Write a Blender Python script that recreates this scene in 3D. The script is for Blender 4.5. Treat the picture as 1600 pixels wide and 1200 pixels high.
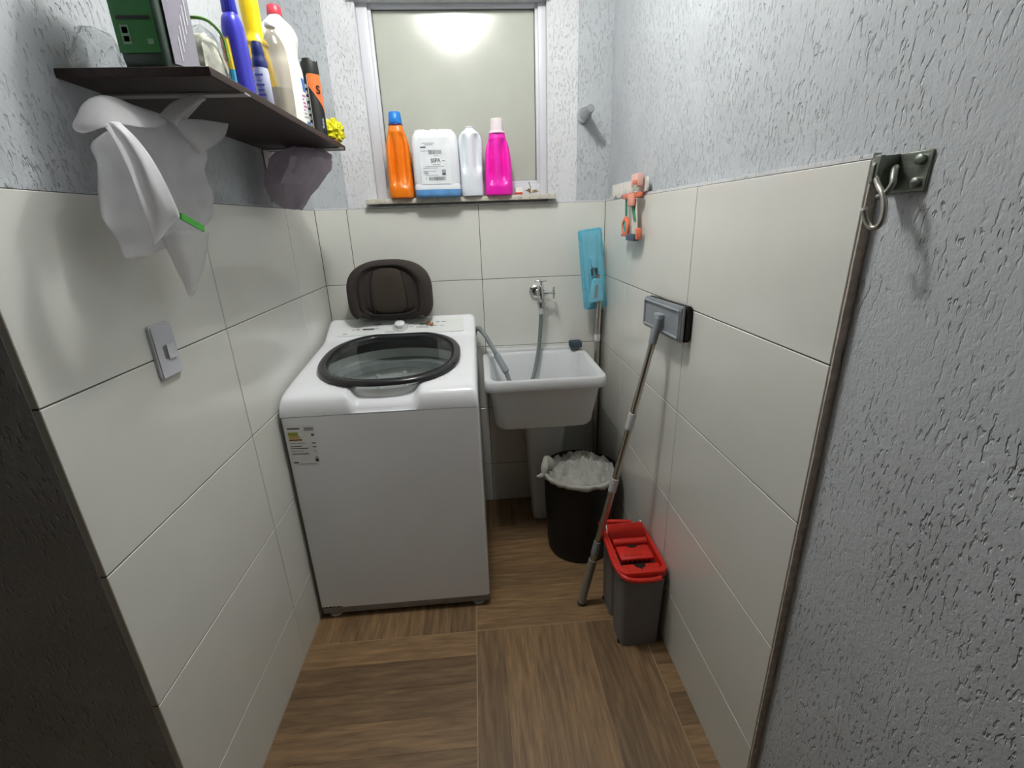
import bpy, bmesh, math, random
from mathutils import Vector, Matrix, noise

for o in list(bpy.data.objects):
    bpy.data.objects.remove(o)
SC = bpy.context.scene
COL = SC.collection
PI = math.pi
random.seed(4)

# ------------------------------------------------------------------ camera
F_PX, PITCH, YAW, ROLL, CAM_H = 723.37, .3387, .0660, -.0343, 1.4424
cam_d = bpy.data.cameras.new('camera')
cam = bpy.data.objects.new('camera', cam_d)
COL.objects.link(cam)
fw = Vector((math.sin(YAW)*math.cos(PITCH), math.cos(YAW)*math.cos(PITCH), -math.sin(PITCH)))
rt = Vector((math.cos(YAW), -math.sin(YAW), 0))
up = rt.cross(fw)
cr, sr = math.cos(ROLL), math.sin(ROLL)
rt, up = rt*cr + up*sr, up*cr - rt*sr
cam.matrix_world = Matrix(((rt.x, up.x, -fw.x, 0), (rt.y, up.y, -fw.y, 0), (rt.z, up.z, -fw.z, CAM_H), (0, 0, 0, 1)))
cam_d.sensor_width = 36
cam_d.lens = F_PX/1600*36
cam_d.clip_start = .02
SC.camera = cam
# ------------------------------------------------------------------ world and exposure
w = bpy.data.worlds.new('world')
SC.world = w
w.use_nodes = True
w.node_tree.nodes['Background'].inputs[0].default_value = (.9, .92, 1, 1)
w.node_tree.nodes['Background'].inputs[1].default_value = .03
SC.view_settings.view_transform = 'Standard'
SC.view_settings.look = 'None'
SC.view_settings.gamma = 1
SC.view_settings.use_curve_mapping = False
SC.view_settings.exposure = 0.30
LAMP_POS = (-.05, 1.26, 2.60)      # ceiling point of the laundry lamp
LAMP_STRENGTH = 14.0
BULB_WATTS = 40.0

# ------------------------------------------------------------------ room numbers (metres)
XL, XR, D, ZT = -.685, .594, 2.1925, 1.5125     # tile faces left / right / back, top of the tiling
YE = .715                                        # near end of the tiling
TW, TH, GAP = .572, .322, .0026
CEIL = 2.60
TT = .018                                        # tile thickness over the plaster

# ------------------------------------------------------------------ materials
def lin(c):
    if isinstance(c, str):
        c = c.lstrip('#'); c = [int(c[i:i+2], 16)/255 for i in (0, 2, 4)]
        c = [x/12.92 if x <= .04045 else ((x+.055)/1.055)**2.4 for x in c]
    return (c[0], c[1], c[2], 1)
MATS = {}
def mat(name, col, rough=.5, metal=0, noise_amt=.06, noise_scale=25, bump=0, bump_scale=200, coat=0, trans=0, alpha=1, spec=.5, emis=None, sss=0):
    """principled material with a soft procedural colour variation and optional fine relief"""
    if name in MATS: return MATS[name]
    m = bpy.data.materials.new(name); MATS[name] = m
    m.use_nodes = True
    nt = m.node_tree; n = nt.nodes; l = nt.links
    b = n['Principled BSDF']
    c = lin(col)
    tc = n.new('ShaderNodeTexCoord')
    nz = n.new('ShaderNodeTexNoise'); nz.inputs['Scale'].default_value = noise_scale; nz.inputs['Detail'].default_value = 4
    l.new(tc.outputs['Object'], nz.inputs['Vector'])
    rp = n.new('ShaderNodeValToRGB')
    rp.color_ramp.elements[0].position = .3; rp.color_ramp.elements[1].position = .7
    k = noise_amt
    rp.color_ramp.elements[0].color = (c[0]*(1-k), c[1]*(1-k), c[2]*(1-k), 1)
    rp.color_ramp.elements[1].color = (min(1, c[0]*(1+k)), min(1, c[1]*(1+k)), min(1, c[2]*(1+k)), 1)
    l.new(nz.outputs['Fac'], rp.inputs[0]); l.new(rp.outputs[0], b.inputs['Base Color'])
    b.inputs['Roughness'].default_value = rough
    b.inputs['Metallic'].default_value = metal
    b.inputs['Specular IOR Level'].default_value = spec
    b.inputs['Coat Weight'].default_value = coat
    b.inputs['Coat Roughness'].default_value = .08
    b.inputs['Transmission Weight'].default_value = trans
    b.inputs['Alpha'].default_value = alpha
    if sss:
        b.inputs['Subsurface Weight'].default_value = sss; b.inputs['Subsurface Radius'].default_value = (.02, .02, .02); b.inputs['Subsurface Scale'].default_value = .3
    if emis:
        b.inputs['Emission Color'].default_value = lin(emis[0]); b.inputs['Emission Strength'].default_value = emis[1]
    if bump:
        n2 = n.new('ShaderNodeTexNoise'); n2.inputs['Scale'].default_value = bump_scale; n2.inputs['Detail'].default_value = 3
        l.new(tc.outputs['Object'], n2.inputs['Vector'])
        bp = n.new('ShaderNodeBump'); bp.inputs['Strength'].default_value = bump; bp.inputs['Distance'].default_value = .002
        l.new(n2.outputs['Fac'], bp.inputs['Height']); l.new(bp.outputs[0], b.inputs['Normal'])
    return m

def plaster(name, col):
    """rough trowelled plaster with vertical scratches"""
    m = bpy.data.materials.new(name); MATS[name] = m
    m.use_nodes = True
    nt = m.node_tree; n = nt.nodes; l = nt.links; b = n['Principled BSDF']
    tc = n.new('ShaderNodeTexCoord')
    def nz(sc, scale, det, rough=.5):
        mp = n.new('ShaderNodeMapping'); mp.inputs['Scale'].default_value = sc
        l.new(tc.outputs['Object'], mp.inputs['Vector'])
        t = n.new('ShaderNodeTexNoise'); t.inputs['Scale'].default_value = scale; t.inputs['Detail'].default_value = det; t.inputs['Roughness'].default_value = rough
        l.new(mp.outputs[0], t.inputs['Vector']); return t.outputs['Fac']
    def ramp(f, a, c):
        r = n.new('ShaderNodeMapRange'); r.inputs['From Min'].default_value = a; r.inputs['From Max'].default_value = c
        l.new(f, r.inputs['Value']); return r.outputs['Result']
    def math_(op, a, v):
        x = n.new('ShaderNodeMath'); x.operation = op; l.new(a, x.inputs[0])
        if isinstance(v, (int, float)): x.inputs[1].default_value = v
        else: l.new(v, x.inputs[1])
        return x.outputs[0]
    scratch = ramp(nz((1, 1, .36), 150, 2), .57, .67)       # long vertical pits
    patch = ramp(nz((1, 1, .6), 9, 2), .30, .56)            # where the float dragged them
    pits = math_('MULTIPLY', scratch, patch)
    grain = nz((1, 1, .85), 135, 4, .6)
    h = math_('SUBTRACT', math_('MULTIPLY', grain, .55), math_('MULTIPLY', pits, 1.3))
    bp = n.new('ShaderNodeBump'); bp.inputs['Strength'].default_value = .75; bp.inputs['Distance'].default_value = .0034
    l.new(h, bp.inputs['Height']); l.new(bp.outputs[0], b.inputs['Normal'])
    c = lin(col)
    rp = n.new('ShaderNodeValToRGB'); rp.color_ramp.elements[0].position = .3; rp.color_ramp.elements[1].position = .7
    rp.color_ramp.elements[0].color = (c[0]*.93, c[1]*.93, c[2]*.93, 1); rp.color_ramp.elements[1].color = (c[0]*1.05, c[1]*1.05, c[2]*1.05, 1)
    l.new(nz((1, 1, 1), 5, 3), rp.inputs[0]); l.new(rp.outputs[0], b.inputs['Base Color'])
    b.inputs['Roughness'].default_value = .75
    b.inputs['Specular IOR Level'].default_value = .25
    return m

def wood_tile(name):
    """matt floor tile printed as brown planks: grain runs along the piece's own X axis"""
    m = bpy.data.materials.new(name); MATS[name] = m
    m.use_nodes = True
    nt = m.node_tree; n = nt.nodes; l = nt.links; b = n['Principled BSDF']
    tc = n.new('ShaderNodeTexCoord'); oi = n.new('ShaderNodeObjectInfo')
    ad = n.new('ShaderNodeVectorMath'); ad.operation = 'ADD'
    sc = n.new('ShaderNodeVectorMath'); sc.operation = 'SCALE'; sc.inputs[0].default_value = (37, 19, 11)
    l.new(oi.outputs['Random'], sc.inputs['Scale'])
    l.new(tc.outputs['Object'], ad.inputs[0]); l.new(sc.outputs[0], ad.inputs[1])
    mp = n.new('ShaderNodeMapping'); mp.inputs['Scale'].default_value = (2.2, 22, 22); l.new(ad.outputs[0], mp.inputs['Vector'])
    nz = n.new('ShaderNodeTexNoise'); nz.inputs['Scale'].default_value = 3.0; nz.inputs['Detail'].default_value = 7; nz.inputs['Roughness'].default_value = .62; nz.inputs['Distortion'].default_value = .35
    l.new(mp.outputs[0], nz.inputs['Vector'])
    rp = n.new('ShaderNodeValToRGB')
    e = rp.color_ramp.elements
    e[0].position = .28; e[0].color = lin('#644b32'); e[1].position = .72; e[1].color = lin('#9a7b57')
    x = e.new(.5); x.color = lin('#7d6344')
    l.new(nz.outputs['Fac'], rp.inputs[0])
    hs = n.new('ShaderNodeHueSaturation')
    mr = n.new('ShaderNodeMapRange'); mr.inputs['To Min'].default_value = .72; mr.inputs['To Max'].default_value = 1.22
    l.new(oi.outputs['Random'], mr.inputs['Value']); l.new(mr.outputs[0], hs.inputs['Value']); l.new(rp.outputs[0], hs.inputs['Color'])
    l.new(hs.outputs[0], b.inputs['Base Color'])
    b.inputs['Roughness'].default_value = .5
    bp = n.new('ShaderNodeBump'); bp.inputs['Strength'].default_value = .15; bp.inputs['Distance'].default_value = .001
    l.new(nz.outputs['Fac'], bp.inputs['Height']); l.new(bp.outputs[0], b.inputs['Normal'])
    return m

def sheet_mat(name, col, see=.3, rough=.45, dirt=.06):
    """thin plastic film or cloth: diffuse + translucent, letting part of the light straight through"""
    m = bpy.data.materials.new(name); MATS[name] = m
    m.use_nodes = True
    nt = m.node_tree; n = nt.nodes; l = nt.links
    for x in list(n): n.remove(x)
    out = n.new('ShaderNodeOutputMaterial')
    c = lin(col)
    tc = n.new('ShaderNodeTexCoord'); nz = n.new('ShaderNodeTexNoise'); nz.inputs['Scale'].default_value = 30; l.new(tc.outputs['Object'], nz.inputs['Vector'])
    rp = n.new('ShaderNodeValToRGB'); rp.color_ramp.elements[0].position = .3; rp.color_ramp.elements[1].position = .7
    rp.color_ramp.elements[0].color = (c[0]*(1-dirt), c[1]*(1-dirt), c[2]*(1-dirt), 1); rp.color_ramp.elements[1].color = c
    l.new(nz.outputs['Fac'], rp.inputs[0])
    p = n.new('ShaderNodeBsdfPrincipled'); p.inputs['Roughness'].default_value = rough; l.new(rp.outputs[0], p.inputs['Base Color'])
    t = n.new('ShaderNodeBsdfTranslucent'); l.new(rp.outputs[0], t.inputs['Color'])
    tr = n.new('ShaderNodeBsdfTransparent')
    m1 = n.new('ShaderNodeMixShader'); m1.inputs[0].default_value = .55; l.new(p.outputs[0], m1.inputs[1]); l.new(t.outputs[0], m1.inputs[2])
    m2 = n.new('ShaderNodeMixShader'); m2.inputs[0].default_value = see; l.new(m1.outputs[0], m2.inputs[1]); l.new(tr.outputs[0], m2.inputs[2])
    l.new(m2.outputs[0], out.inputs[0])
    return m

def clear_mat(name, tint, refl=.08, rough=.04):
    """thin clear pane or film"""
    m = bpy.data.materials.new(name); MATS[name] = m
    m.use_nodes = True
    nt = m.node_tree; n = nt.nodes; l = nt.links
    for x in list(n): n.remove(x)
    out = n.new('ShaderNodeOutputMaterial')
    tr = n.new('ShaderNodeBsdfTransparent'); tr.inputs[0].default_value = lin(tint)
    g = n.new('ShaderNodeBsdfGlossy'); g.inputs['Roughness'].default_value = rough
    lw = n.new('ShaderNodeLayerWeight'); lw.inputs[0].default_value = .5
    pw = n.new('ShaderNodeMath'); pw.operation = 'POWER'; pw.inputs[1].default_value = 5; l.new(lw.outputs['Facing'], pw.inputs[0])
    ad = n.new('ShaderNodeMath'); ad.operation = 'MULTIPLY_ADD'; ad.inputs[1].default_value = .4; ad.inputs[2].default_value = refl; l.new(pw.outputs[0], ad.inputs[0])
    tc = n.new('ShaderNodeTexCoord'); nz = n.new('ShaderNodeTexNoise'); nz.inputs['Scale'].default_value = 18; l.new(tc.outputs['Object'], nz.inputs['Vector'])
    bp = n.new('ShaderNodeBump'); bp.inputs['Strength'].default_value = .04; l.new(nz.outputs['Fac'], bp.inputs['Height']); l.new(bp.outputs[0], g.inputs['Normal'])
    mx = n.new('ShaderNodeMixShader'); l.new(ad.outputs[0], mx.inputs[0]); l.new(tr.outputs[0], mx.inputs[1]); l.new(g.outputs[0], mx.inputs[2])
    l.new(mx.outputs[0], out.inputs[0])
    return m

M_PLASTER = plaster('blue_grey_plaster', '#bcc1c5')
M_WHITE_PL = plaster('white_plaster', '#d9dbde')
M_TILE = mat('glazed_wall_tile', '#e0e1da', rough=.13, noise_amt=.02, noise_scale=6, bump=.03, bump_scale=40)
M_GROUT = mat('grey_grout', '#66645e', rough=.9)
M_EDGE = mat('tile_edge_mortar', '#c6bab0', rough=.95, noise_amt=.2, noise_scale=60, bump=.6, bump_scale=150)
M_FLOOR = wood_tile('brown_plank_tile')
M_FGROUT = mat('floor_grout', '#a08a6c', rough=.9)
M_CEIL = mat('ceiling_paint', '#eeeeec', rough=.9, noise_amt=.02)
M_WHITE = mat('white_enamel', '#eceef2', rough=.22, noise_amt=.015, noise_scale=6)
M_WPLAST = mat('white_plastic', '#eceef0', rough=.3, noise_amt=.02)
M_BLACKG = mat('black_gloss', '#2a2b2d', rough=.18)
M_BLACK = mat('black_plastic', '#060607', rough=.6, noise_amt=.1)
M_DGREY = mat('dark_grey', '#3a3c3d', rough=.5)
M_GREY = mat('grey_plastic', '#8d949a', rough=.42)
M_LGREY = mat('light_grey_plastic', '#c3c6c8', rough=.4)
M_STEEL = mat('steel', '#b9b5ac', rough=.28, metal=1, noise_amt=.08)
M_CHROME = mat('chrome', '#d0d2d2', rough=.12, metal=1)
M_GALV = mat('galvanised', '#8f958c', rough=.42, metal=.85, noise_amt=.18, noise_scale=90)
M_ALU = mat('white_aluminium', '#d6d8de', rough=.35, noise_amt=.02)
M_RED = mat('red_plastic', '#c8261a', rough=.4)
M_GUN = mat('bucket_grey', '#77767a', rough=.5)
M_PRINT = mat('print_black', '#4a4a4c', rough=.6)
M_PRINTG = mat('print_grey', '#9a9ca0', rough=.6)

# ------------------------------------------------------------------ mesh helpers
def finish(bm, name, m, parent=None, smooth=40, sub=0, solid=0):
    bmesh.ops.recalc_face_normals(bm, faces=bm.faces[:])
    me = bpy.data.meshes.new(name); bm.to_mesh(me); bm.free()
    ms = m if isinstance(m, (list, tuple)) else [m]
    for x in ms: me.materials.append(x)
    if smooth:
        for p in me.polygons: p.use_smooth = True
        me.set_sharp_from_angle(angle=math.radians(smooth))
    o = bpy.data.objects.new(name, me); COL.objects.link(o)
    if parent:
        o.parent = parent
        o.matrix_parent_inverse = Matrix.Translation(-Vector(parent.location)) if not parent.parent else Matrix.Translation(-(Vector(parent.location)+Vector(parent.get('_base', (0, 0, 0)))))
    if solid:
        s = o.modifiers.new('thickness', 'SOLIDIFY'); s.thickness = solid; s.offset = 0
    if sub:
        s = o.modifiers.new('subdivision', 'SUBSURF'); s.levels = sub; s.render_levels = sub
    return o
def tag(o, label, cat, group=None):
    o['label'] = label; o['category'] = cat
    if group: o['group'] = group
    return o
def thing(name, label, cat, loc, group=None):
    o = bpy.data.objects.new(name, None); COL.objects.link(o)
    o.location = loc; o.empty_display_size = .05
    return tag(o, label, cat, group)
def struct(o):
    o['kind'] = 'structure'; return o
def B(): return bmesh.new()

def box(bm, x0, y0, z0, x1, y1, z1, bev=0, seg=2, mi=0):
    vs = [bm.verts.new(p) for p in ((x0, y0, z0), (x1, y0, z0), (x1, y1, z0), (x0, y1, z0), (x0, y0, z1), (x1, y0, z1), (x1, y1, z1), (x0, y1, z1))]
    fs = [bm.faces.new([vs[i] for i in q]) for q in ((0, 3, 2, 1), (4, 5, 6, 7), (0, 1, 5, 4), (1, 2, 6, 5), (2, 3, 7, 6), (3, 0, 4, 7))]
    for f in fs: f.material_index = mi
    if bev:
        es = list({e for f in fs for e in f.edges})
        bmesh.ops.bevel(bm, geom=es, offset=bev, segments=seg, profile=.5, affect='EDGES')
    return vs
def rings(bm, secs, cap0=True, cap1=True, closed=True, mi=0):
    rows = [[bm.verts.new(p) for p in s] for s in secs]
    n = len(rows[0])
    for a, b in zip(rows, rows[1:]):
        for i in range(n if closed else n-1):
            j = (i+1) % n
            f = bm.faces.new((a[i], a[j], b[j], b[i])); f.material_index = mi
    if closed and cap0: bm.faces.new(rows[0][::-1]).material_index = mi
    if closed and cap1: bm.faces.new(rows[-1]).material_index = mi
    return rows
def sring(cx, cy, z, rx, ry, n=32, e=2.0):
    """superellipse ring in a horizontal plane (e = 2 ellipse, larger = squarer)"""
    out = []
    for i in range(n):
        a = 2*PI*i/n; c, s = math.cos(a), math.sin(a)
        out.append(Vector((cx+rx*math.copysign(abs(c)**(2/e), c), cy+ry*math.copysign(abs(s)**(2/e), s), z)))
    return out
def lathe(bm, prof, c=(0, 0, 0), n=28, mi=0, cap0=True, cap1=True, axis='z'):
    secs = []
    for r, h in prof:
        s = []
        for i in range(n):
            a = 2*PI*i/n; u, v = r*math.cos(a), r*math.sin(a)
            p = {'z': (u, v, h), 'y': (u, h, v), 'x': (h, u, v)}[axis]
            s.append(Vector(p)+Vector(c))
        secs.append(s)
    return rings(bm, secs, cap0, cap1, mi=mi)
def spline(pts, per=8):
    pts = [Vector(p) for p in pts]; out = []
    P = [pts[0]*2-pts[1]]+pts+[pts[-1]*2-pts[-2]]
    for i in range(1, len(P)-2):
        for k in range(per):
            t = k/per; a, b, c, d = P[i-1], P[i], P[i+1], P[i+2]
            out.append(.5*((2*b)+(c-a)*t+(2*a-5*b+4*c-d)*t*t+(3*b-a-3*c+d)*t**3))
    out.append(pts[-1]); return out
def tube(bm, path, r, n=12, mi=0, cap=True):
    path = [Vector(p) for p in path]
    secs = []; ref = None
    for i, p in enumerate(path):
        t = (path[min(i+1, len(path)-1)]-path[max(i-1, 0)]).normalized()
        if ref is None:
            ref = t.orthogonal().normalized()
        ref = (ref-t*ref.dot(t)).normalized(); bn = t.cross(ref)
        rr = r(i/(len(path)-1)) if callable(r) else r
        secs.append([p+(ref*math.cos(2*PI*k/n)+bn*math.sin(2*PI*k/n))*rr for k in range(n)])
    rings(bm, secs, cap, cap, mi=mi)
def grid(bm, rows, mi=0):
    return rings(bm, rows, closed=False, mi=mi)
def prism(bm, pts, d, mi=0):
    """polygon (list of 3D points) extruded by vector d"""
    d = Vector(d); a = [bm.verts.new(p) for p in pts]; b = [bm.verts.new(Vector(p)+d) for p in pts]
    n = len(a)
    bm.faces.new(a[::-1]).material_index = mi; bm.faces.new(b).material_index = mi
    for i in range(n):
        bm.faces.new((a[i], a[(i+1) % n], b[(i+1) % n], b[i])).material_index = mi
def rrect(w, h, r, n=5):
    pts = []
    for cx, cy, a0 in ((w/2-r, h/2-r, 0), (-w/2+r, h/2-r, 90), (-w/2+r, -h/2+r, 180), (w/2-r, -h/2+r, 270)):
        for k in range(n+1):
            a = math.radians(a0+90*k/n); pts.append((cx+r*math.cos(a), cy+r*math.sin(a)))
    return pts
def frame_rects(name, o, ux, uy, rects, mats, parent, t=.0004):
    """flat print: small rectangles (x0, y0, x1, y1, material index) on a plane at o spanned by ux, uy"""
    bm = B(); o = Vector(o); ux = Vector(ux).normalized(); uy = Vector(uy).normalized(); nn = ux.cross(uy)
    for k, (x0, y0, x1, y1, mi) in enumerate(rects):
        h = nn*(t*(1+.5*(mi > 0)))
        vs = [bm.verts.new(o+ux*x+uy*y+h) for x, y in ((x0, y0), (x1, y0), (x1, y1), (x0, y1))]
        bm.faces.new(vs).material_index = mi
    return finish(bm, name, mats, parent, smooth=0)
def text(name, s, o, ux, uy, size, m, parent, sx=1):
    cu = bpy.data.curves.new('t', 'FONT'); cu.body = s; cu.size = size; cu.align_x = 'CENTER'; cu.align_y = 'CENTER'; cu.offset = .02*size
    to = bpy.data.objects.new('t', cu); COL.objects.link(to)
    me = bpy.data.meshes.new_from_object(to.evaluated_get(bpy.context.evaluated_depsgraph_get()))
    bpy.data.objects.remove(to)
    bm = B(); bm.from_mesh(me); bpy.data.meshes.remove(me)
    ux = Vector(ux).normalized(); uy = Vector(uy).normalized(); nn = ux.cross(uy); o = Vector(o)
    for v in bm.verts: v.co = o+ux*v.co.x*sx+uy*v.co.y+nn*.0008
    return finish(bm, name, m, parent, smooth=0)

# ================================================================== THE ROOM
def wall(name, boxes, m):
    bm = B()
    for b in boxes: box(bm, *b)
    return struct(finish(bm, name, m, smooth=0))
wall_left = wall('wall_left', [(-.86, YE, 0, XL-.012, D+.2, CEIL)], M_PLASTER)
wall_right = wall('wall_right', [(XR+TT, -3.4, 0, XR+.18, D+.2, CEIL)], M_PLASTER)
WX0, WX1, WZ0, WZ1 = -.417, .337, 1.548, 2.42          # window opening
wall_back = wall('wall_back', [(XL-TT, D+TT, 0, XR+TT, D+.2, WZ0-.022), (XL-TT, D+TT, WZ0-.022, WX0, D+.2, CEIL), (WX1, D+TT, WZ0-.022, XR+TT, D+.2, CEIL), (WX0, D+TT, WZ1, WX1, D+.2, CEIL)], M_PLASTER)
M_KITCH = mat('kitchen_paint', '#a08a70', rough=.85, noise_amt=.04, noise_scale=4)
wall_front = wall('wall_front', [(-3.6, YE, 0, -.86, YE+.16, CEIL)], M_PLASTER)
wall_side = wall('wall_side', [(-3.76, -3.56, 0, -3.6, YE+.16, CEIL)], M_KITCH)
wall_rear = wall('wall_rear', [(-3.6, -3.56, 0, XR+.18, -3.4, CEIL)], M_KITCH)
ceiling = wall('ceiling', [(-3.76, -3.56, CEIL, XR+.18, D+.2, CEIL+.1)], M_CEIL)
floor = wall('floor', [(-3.76, -3.56, -.1, XR+.18, D+.2, -.0012)], M_FGROUT)
# white painted band around the window
bm = B()
box(bm, -.542, D+TT-.003, ZT, WX0, D+TT, CEIL); box(bm, WX1, D+TT-.003, ZT, .464, D+TT, CEIL); box(bm, WX0, D+TT-.003, WZ1, WX1, D+TT, CEIL)
for x0, x1 in ((WX0, WX0+.002), (WX1-.002, WX1)): box(bm, x0, D+TT, WZ0, x1, D+.13, WZ1)
trim = struct(finish(bm, 'trim_1', M_WHITE_PL, smooth=0))

# wall tiles: each one a piece of its wall, sitting on a recessed grout bed
rows = [ZT-TH*i for i in range(5)]+[0.0]
def tile(parent, a0, a1, z0, z1, face, kind):
    bm = B(); g = GAP/2; b = .0012
    if kind == 'L': box(bm, face-TT, a0+g, z0+g, face, a1-g, z1-g, b, 1)
    elif kind == 'R': box(bm, face, a0+g, z0+g, face+TT, a1-g, z1-g, b, 1)
    else: box(bm, a0+g, face, z0+g, a1-g, face+TT, z1-g, b, 1)
    return finish(bm, 'tile', M_TILE, parent, smooth=0)
for z1, z0 in zip(rows, rows[1:]):
    for a, b in ((YE, 1.2915), (1.2915, 1.8640), (1.8640, D)): tile(wall_left, a, b, z0, z1, XL, 'L')
    for a, b in ((YE, 1.2840), (1.2840, 1.8560), (1.8560, D)): tile(wall_right, a, b, z0, z1, XR, 'R')
    for a, b in ((XL, -.549), (-.549, .023), (.023, XR)): tile(wall_back, a, b, z0, z1, D, 'B')
bm = B(); box(bm, XL-TT, YE+.002, .0, XL-.0016, D+TT, ZT-.001); finish(bm, 'grout_bed', M_GROUT, wall_left, 0)
bm = B(); box(bm, XR+.0016, YE+.002, .0, XR+TT, D+TT, ZT-.001); finish(bm, 'grout_bed', M_GROUT, wall_right, 0)
bm = B(); box(bm, XL-TT, D+.0016, .0, XR+TT, D+TT, ZT-.001); finish(bm, 'grout_bed', M_GROUT, wall_back, 0)
# raw mortar along the near end of the right hand tiles, plaster bead along the top
def rough_strip(name, a, b, du, dv, m, parent, n=60, amp=.3):
    bm = B(); a, b, du, dv = map(Vector, (a, b, du, dv)); secs = []
    for i in range(n+1):
        p = a.lerp(b, i/n); k = 1+amp*noise.noise(p*40)
        k2 = 1+amp*noise.noise(p*55+Vector((3, 1, 7)))
        secs.append([p, p+du*k, p+du*k+dv*k2, p+dv*k2])
    rings(bm, secs); return finish(bm, name, m, parent, 0)
rough_strip('mortar_edge', (XR+.002, YE+.001, 0), (XR+.002, YE+.001, ZT), (.016, 0, 0), (0, -.004, 0), M_EDGE, wall_right)
rough_strip('plaster_bead', (XR+.001, YE, ZT), (XR+.001, D, ZT), (.012, 0, 0), (0, 0, .008), M_WHITE_PL, wall_right)
rough_strip('plaster_bead', (XL-.001, YE, ZT), (XL-.001, D, ZT), (-.012, 0, 0), (0, 0, .006), M_PLASTER, wall_left)
rough_strip('plaster_bead', (XL, D+.001, ZT), (XR, D+.001, ZT), (0, .012, 0), (0, 0, .006), M_WHITE_PL, wall_back)

# floor: square tiles printed / cut as six planks each, turned alternately
FT = .61; PW = FT/6
def plank(x0, y0, x1, y1, along_x, lim):
    g = .0005
    X0, X1 = max(x0, lim[0]), min(x1, lim[1]); Y0, Y1 = max(y0, lim[2]), min(y1, lim[3])
    if X1-X0 < .004 or Y1-Y0 < .004: return
    L, W = (X1-X0, Y1-Y0) if along_x else (Y1-Y0, X1-X0)
    bm = B(); box(bm, -L/2+g, -W/2+g, -.012, L/2-g, W/2-g, 0)
    o = finish(bm, 'plank', M_FLOOR, None, 0)
    o.location = ((X0+X1)/2, (Y0+Y1)/2, 0); o.rotation_euler.z = 0 if along_x else PI/2
    o.parent = floor
for i in range(-3, 3):
    for j in range(-3, 3):
        tx, ty = -.075+i*FT, .727+j*FT
        g = .0016; alx = (i+j) % 2 == 1
        lims = [(XL, XR, -3.4, D)] if tx >= XL-.01 else [(-3.6, XL, -3.4, YE)]
        if tx < XL-.01 and tx+FT > XL+.01: lims.append((XL, XR, -3.4, D))
        for lim in lims:
            for k in range(6):
                if alx: plank(tx+g, ty+k*PW+(g if k == 0 else 0), tx+FT-g, ty+(k+1)*PW-(g if k == 5 else 0), True, lim)
                else: plank(tx+k*PW+(g if k == 0 else 0), ty+g, tx+(k+1)*PW-(g if k == 5 else 0), ty+FT-g, False, lim)

# window with frosted pane, aluminium frame and stone sill
win = thing('window_1', 'white aluminium window with frosted greenish pane above the stone sill', 'window', (-.04, D+.06, WZ0)); win['kind'] = 'structure'
GX0, GX1, GZ0, GZ1 = -.360, .292, 1.611, 2.250
YG = D+.075
def bar(name, b, m=M_ALU, bev=.003, par=win):
    bm = B(); box(bm, *b, bev); return finish(bm, name, m, par)
bar('frame', (WX0+.002, YG-.035, WZ0, GX0-.012, YG+.03, WZ1)); bar('frame', (GX1+.012, YG-.035, WZ0, WX1-.002, YG+.03, WZ1))
bar('frame', (GX0-.012, YG-.035, WZ0, GX1+.012, YG+.03, GZ0-.016)); bar('frame', (GX0-.012, YG-.035, WZ1-.04, GX1+.012, YG+.03, WZ1))
bar('sash', (GX0-.016, YG-.022, GZ0-.018, GX0, YG+.012, GZ1+.03)); bar('sash', (GX1, YG-.022, GZ0-.018, GX1+.016, YG+.012, GZ1+.03))
bar('sash', (GX0, YG-.022, GZ0-.018, GX1, YG+.012, GZ0)); bar('sash', (GX0, YG-.022, GZ1, GX1, YG+.012, GZ1+.03))
bar('transom', (WX0-.022, YG-.085, GZ1+.012, WX1+.004, YG-.03, GZ1+.05), M_LGREY)
M_FROST = mat('frosted_glass', '#b9bdb2', rough=.16, noise_amt=.03, noise_scale=9, bump=.05, bump_scale=300, spec=.8)
bm = B(); box(bm, GX0-.004, YG-.003, GZ0-.004, GX1+.004, YG+.003, GZ1+.004); finish(bm, 'pane', M_FROST, win, 0)
bm = B(); box(bm, GX0-.01, YG-.003, GZ1+.03, GX1+.01, YG+.003, WZ1-.04); finish(bm, 'pane', M_FROST, win, 0)
M_GASK = mat('gasket', '#54564f', rough=.7)
for b in ((GX0-.001, YG-.006, GZ0, GX0+.003, YG, GZ1), (GX1-.003, YG-.006, GZ0, GX1+.001, YG, GZ1), (GX0, YG-.006, GZ1-.003, GX1, YG, GZ1+.001), (GX0, YG-.006, GZ0-.001, GX1, YG, GZ0+.002)):
    bar('gasket', b, M_GASK, 0)
SILL = 1.548
bm = B(); box(bm, -.455, D-.034, SILL-.02, .364, D+.13, SILL, .002)
M_STONE = mat('sill_stone', '#c9c5b8', rough=.4, noise_amt=.2, noise_scale=70)
sill = struct(finish(bm, 'trim_2', M_STONE))

# ================================================================== CEILING LAMP
lp = Vector(LAMP_POS)
lamp = thing('ceiling_lamp', 'round white glass ceiling lamp glowing above the washing machine', 'lamp', lp)
bm = B(); lathe(bm, [(.10, -.0), (.255, -.0), (.26, -.012), (.255, -.022), (.10, -.022)], lp, 40); finish(bm, 'base', M_WPLAST, lamp)
def glow_glass():
    """milky glass dome: glows itself and lets part of the bulb's light straight through"""
    m = bpy.data.materials.new('lit_opal_glass'); m.use_nodes = True
    n = m.node_tree.nodes; l = m.node_tree.links
    for x in list(n): n.remove(x)
    out = n.new('ShaderNodeOutputMaterial'); e = n.new('ShaderNodeEmission'); e.inputs[0].default_value = lin('#fffdf6'); e.inputs[1].default_value = LAMP_STRENGTH
    tr = n.new('ShaderNodeBsdfTransparent'); mx = n.new('ShaderNodeMixShader'); mx.inputs[0].default_value = .5
    l.new(e.outputs[0], mx.inputs[1]); l.new(tr.outputs[0], mx.inputs[2]); l.new(mx.outputs[0], out.inputs[0]); return m
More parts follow.
